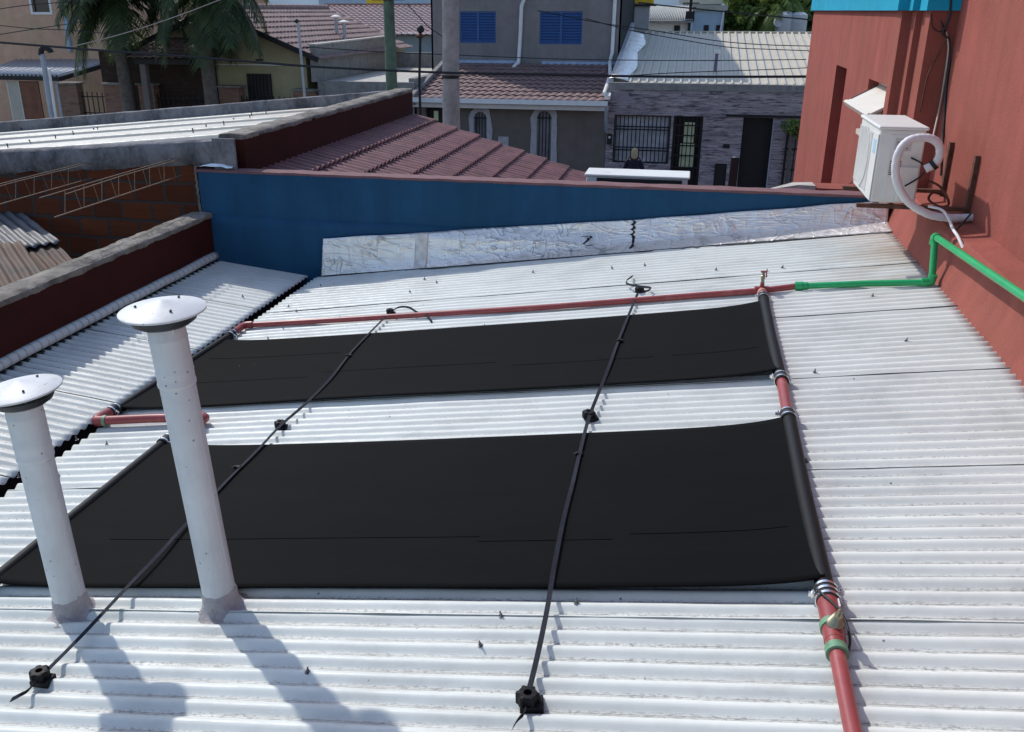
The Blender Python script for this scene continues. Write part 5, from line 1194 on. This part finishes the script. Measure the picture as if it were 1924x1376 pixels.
def tree(x, y, top, label, rad, n, m, seed, size=.16):
    random.seed(seed); t = thing('leafy_tree', label, 'tree', (x, y, G), 'trees beyond the ribbed metal roof')
    h = top-G; tr = MB().tube([(x,y,G),(x+.1,y,G+h*.35),(x,y,G+h*.6)], [.25,.18,.12], 10); cl = []
    for k in range(15):
        a = k*2.4; rr_ = random.uniform(.25, .9); c = Vector((x+rad*rr_*math.cos(a), y+rad*rr_*math.sin(a), top-rad*.5-random.uniform(-.35, 1.1)*rad*.8)); cl.append(c)
        tr.tube([(x,y,G+h*.5), tuple((Vector((x,y,G+h*.55))+c)/2+Vector((0,0,.1))), tuple(c)], [.09,.05,.02], 6)
    tr.build('trunk', M['bark'], t, smooth=60)
    cr = MB()
    for c in cl: leafcloud(cr, c, (rad*random.uniform(.3,.5), rad*.42, rad*random.uniform(.25,.4)), n//15, size)
    cr.build('crown', m, t)
c = atY(1425, 40, 40); tree(c.x, 40, 1.2, 'bright green leafy tree left of the water tanks', 1.7, 4500, M['leaf_lit'], 5)
c = atY(1500, 20, 44); tree(c.x+.4, 44, 2.0, 'dark green leafy tree behind the water tanks', 2.6, 6000, M['leaf'], 6)
c = atY(1385, 30, 50); tree(c.x, 50, .9, 'distant dusky tree right of the far pale blue house', 1.5, 2500, M['leaf'], 8)
random.seed(12)
pc = atY(1455, 20, 38.8); t = thing('palm_tree', 'distant palm with lit fronds beside the water tanks', 'palm tree', (pc.x, 38.8, G))
MB().tube([(pc.x,38.8,G),(pc.x,38.8,pc.z)], [.16,.12], 10).build('trunk', M['bark'], t, smooth=60)
f_ = MB()
for k in range(20): frond(f_, (pc.x,38.8,pc.z), k*2.399, R(random.uniform(-10,75)), 1.5, 1.6, 30, .04, .4)
f_.build('fronds', M['leaf_lit'], t)
random.seed(15)
sb = atY(1493, 238, 23.7); t = thing('potted_shrub', 'small yellow green shrub beside the terracotta wall corner before the stone house', 'shrub', (sb.x, 23.7, G))
MB().tube([(sb.x,23.7,G),(sb.x-.05,23.7,sb.z-.25),(sb.x-.1,23.7,sb.z)], [.05,.035,.015], 8).build('stem', M['bark'], t, smooth=50)
lc = MB(); leafcloud(lc, sb+Vector((-.05,0,0)), (.28,.25,.2), 260, .05); leafcloud(lc, sb+Vector((.15,0,-.1)), (.2,.2,.2), 160, .05); lc.build('leaves', M['leaf_lit'], t)

# ------------------------------------------------------------------ person on the far pavement, seen from behind
def skinmesh(name, nodes, edges, m, parent, sub=2):
    me = bpy.data.meshes.new(name); L = Vector(parent['_w']); me.from_pydata([Vector(n[0])-L for n in nodes], edges, []); o = bpy.data.objects.new(name, me); col.objects.link(o); o.parent = parent
    sk = o.modifiers.new('skin', 'SKIN'); sk.use_smooth_shade = True
    for k, n in enumerate(nodes): me.skin_vertices[0].data[k].radius = n[1] if isinstance(n[1], tuple) else (n[1], n[1])
    me.skin_vertices[0].data[0].use_root = True
    su = o.modifiers.new('sub', 'SUBSURF'); su.levels = sub; su.render_levels = sub; me.materials.append(m); o['_w'] = tuple(L); return o
hd = atY(1193, 279, 22.9); px_, py_ = hd.x, 22.9; g0_ = G+.1; hgt = hd.z-g0_
k_ = hgt/1.66
pe = thing('person', 'person in dark clothes with fair hair, standing with back turned before the barred window', 'person', (px_, py_, g0_))
V = lambda x, y, z: (px_+x*k_, py_+y*k_, g0_+z*k_)
nodes = [(V(0,0,.92),(.15,.11)), (V(0,0,1.10),(.125,.095)), (V(0,0,1.28),(.155,.11)), (V(0,0,1.38),(.10,.07)), (V(0,.01,1.44),.05), (V(0,.015,1.50),.06), (V(0,.02,1.57),(.075,.09)), (V(0,.015,1.63),.05),
         (V(.17,0,1.35),.052), (V(.235,.02,1.10),.043), (V(.22,.12,.90),.034), (V(.20,.16,.83),.028), (V(-.17,0,1.35),.052), (V(-.24,.02,1.10),.043), (V(-.235,.08,.88),.034), (V(-.22,.11,.80),.028),
         (V(.085,0,.84),.09), (V(.09,.01,.48),.058), (V(.09,-.01,.10),.042), (V(.09,.09,.04),.035), (V(-.085,0,.84),.09), (V(-.09,.01,.48),.058), (V(-.09,-.01,.10),.042), (V(-.09,.09,.04),.035)]
ed = [(0,1),(1,2),(2,3),(3,4),(4,5),(5,6),(6,7),(3,8),(8,9),(9,10),(10,11),(3,12),(12,13),(13,14),(14,15),(0,16),(16,17),(17,18),(18,19),(0,20),(20,21),(21,22),(22,23)]
skinmesh('body', nodes, ed, plain('skin', (.45,.28,.2), .6), pe)
cn = [(V(0,0,.84),(.20,.15)), (V(0,0,1.0),(.165,.13)), (V(0,0,1.15),(.15,.12)), (V(0,0,1.30),(.175,.13)), (V(0,0,1.40),(.075,.065)), (V(.15,0,1.35),.062), (V(.24,.02,1.10),.058), (V(.225,.11,.92),.048), (V(-.15,0,1.35),.062), (V(-.245,.02,1.10),.058), (V(-.24,.07,.91),.048)]
skinmesh('coat', cn, [(0,1),(1,2),(2,3),(3,4),(4,5),(5,6),(6,7),(4,8),(8,9),(9,10)], plain('navy_coat', (.014,.016,.03), .85, .3, 20), pe)
tn = [(V(0,0,.90),(.15,.12)), (V(.088,0,.80),.10), (V(.09,.01,.48),.07), (V(.09,-.01,.12),.058), (V(-.088,0,.80),.10), (V(-.09,.01,.48),.07), (V(-.09,-.01,.12),.058)]
skinmesh('trousers', tn, [(0,1),(1,2),(2,3),(0,4),(4,5),(5,6)], plain('dark_trousers', (.02,.02,.026), .85), pe)
hm = MB().lathe([(.012*k_, 1.678*k_), (.052*k_, 1.665*k_), (.080*k_, 1.63*k_), (.090*k_, 1.58*k_), (.088*k_, 1.52*k_), (.082*k_, 1.46*k_), (.07*k_, 1.40*k_), (.035*k_, 1.36*k_)][::-1], (px_, py_-.012, g0_), (0,0,1), 20)
for v in hm.v: v.y = py_-.012+(v.y-py_+.012)*(.9 if v.z > g0_+1.5*k_ else .65)-(0 if v.z > g0_+1.5*k_ else .045*k_); v += Vector((.008*noise.noise(v*22), .008*noise.noise(v*25), 0))
hm.build('hair', plain('fair_hair', (.42,.33,.2), .6, .35, 40), pe, smooth=60)
for o in bpy.data.objects:
    if '_w' in o: del o['_w']
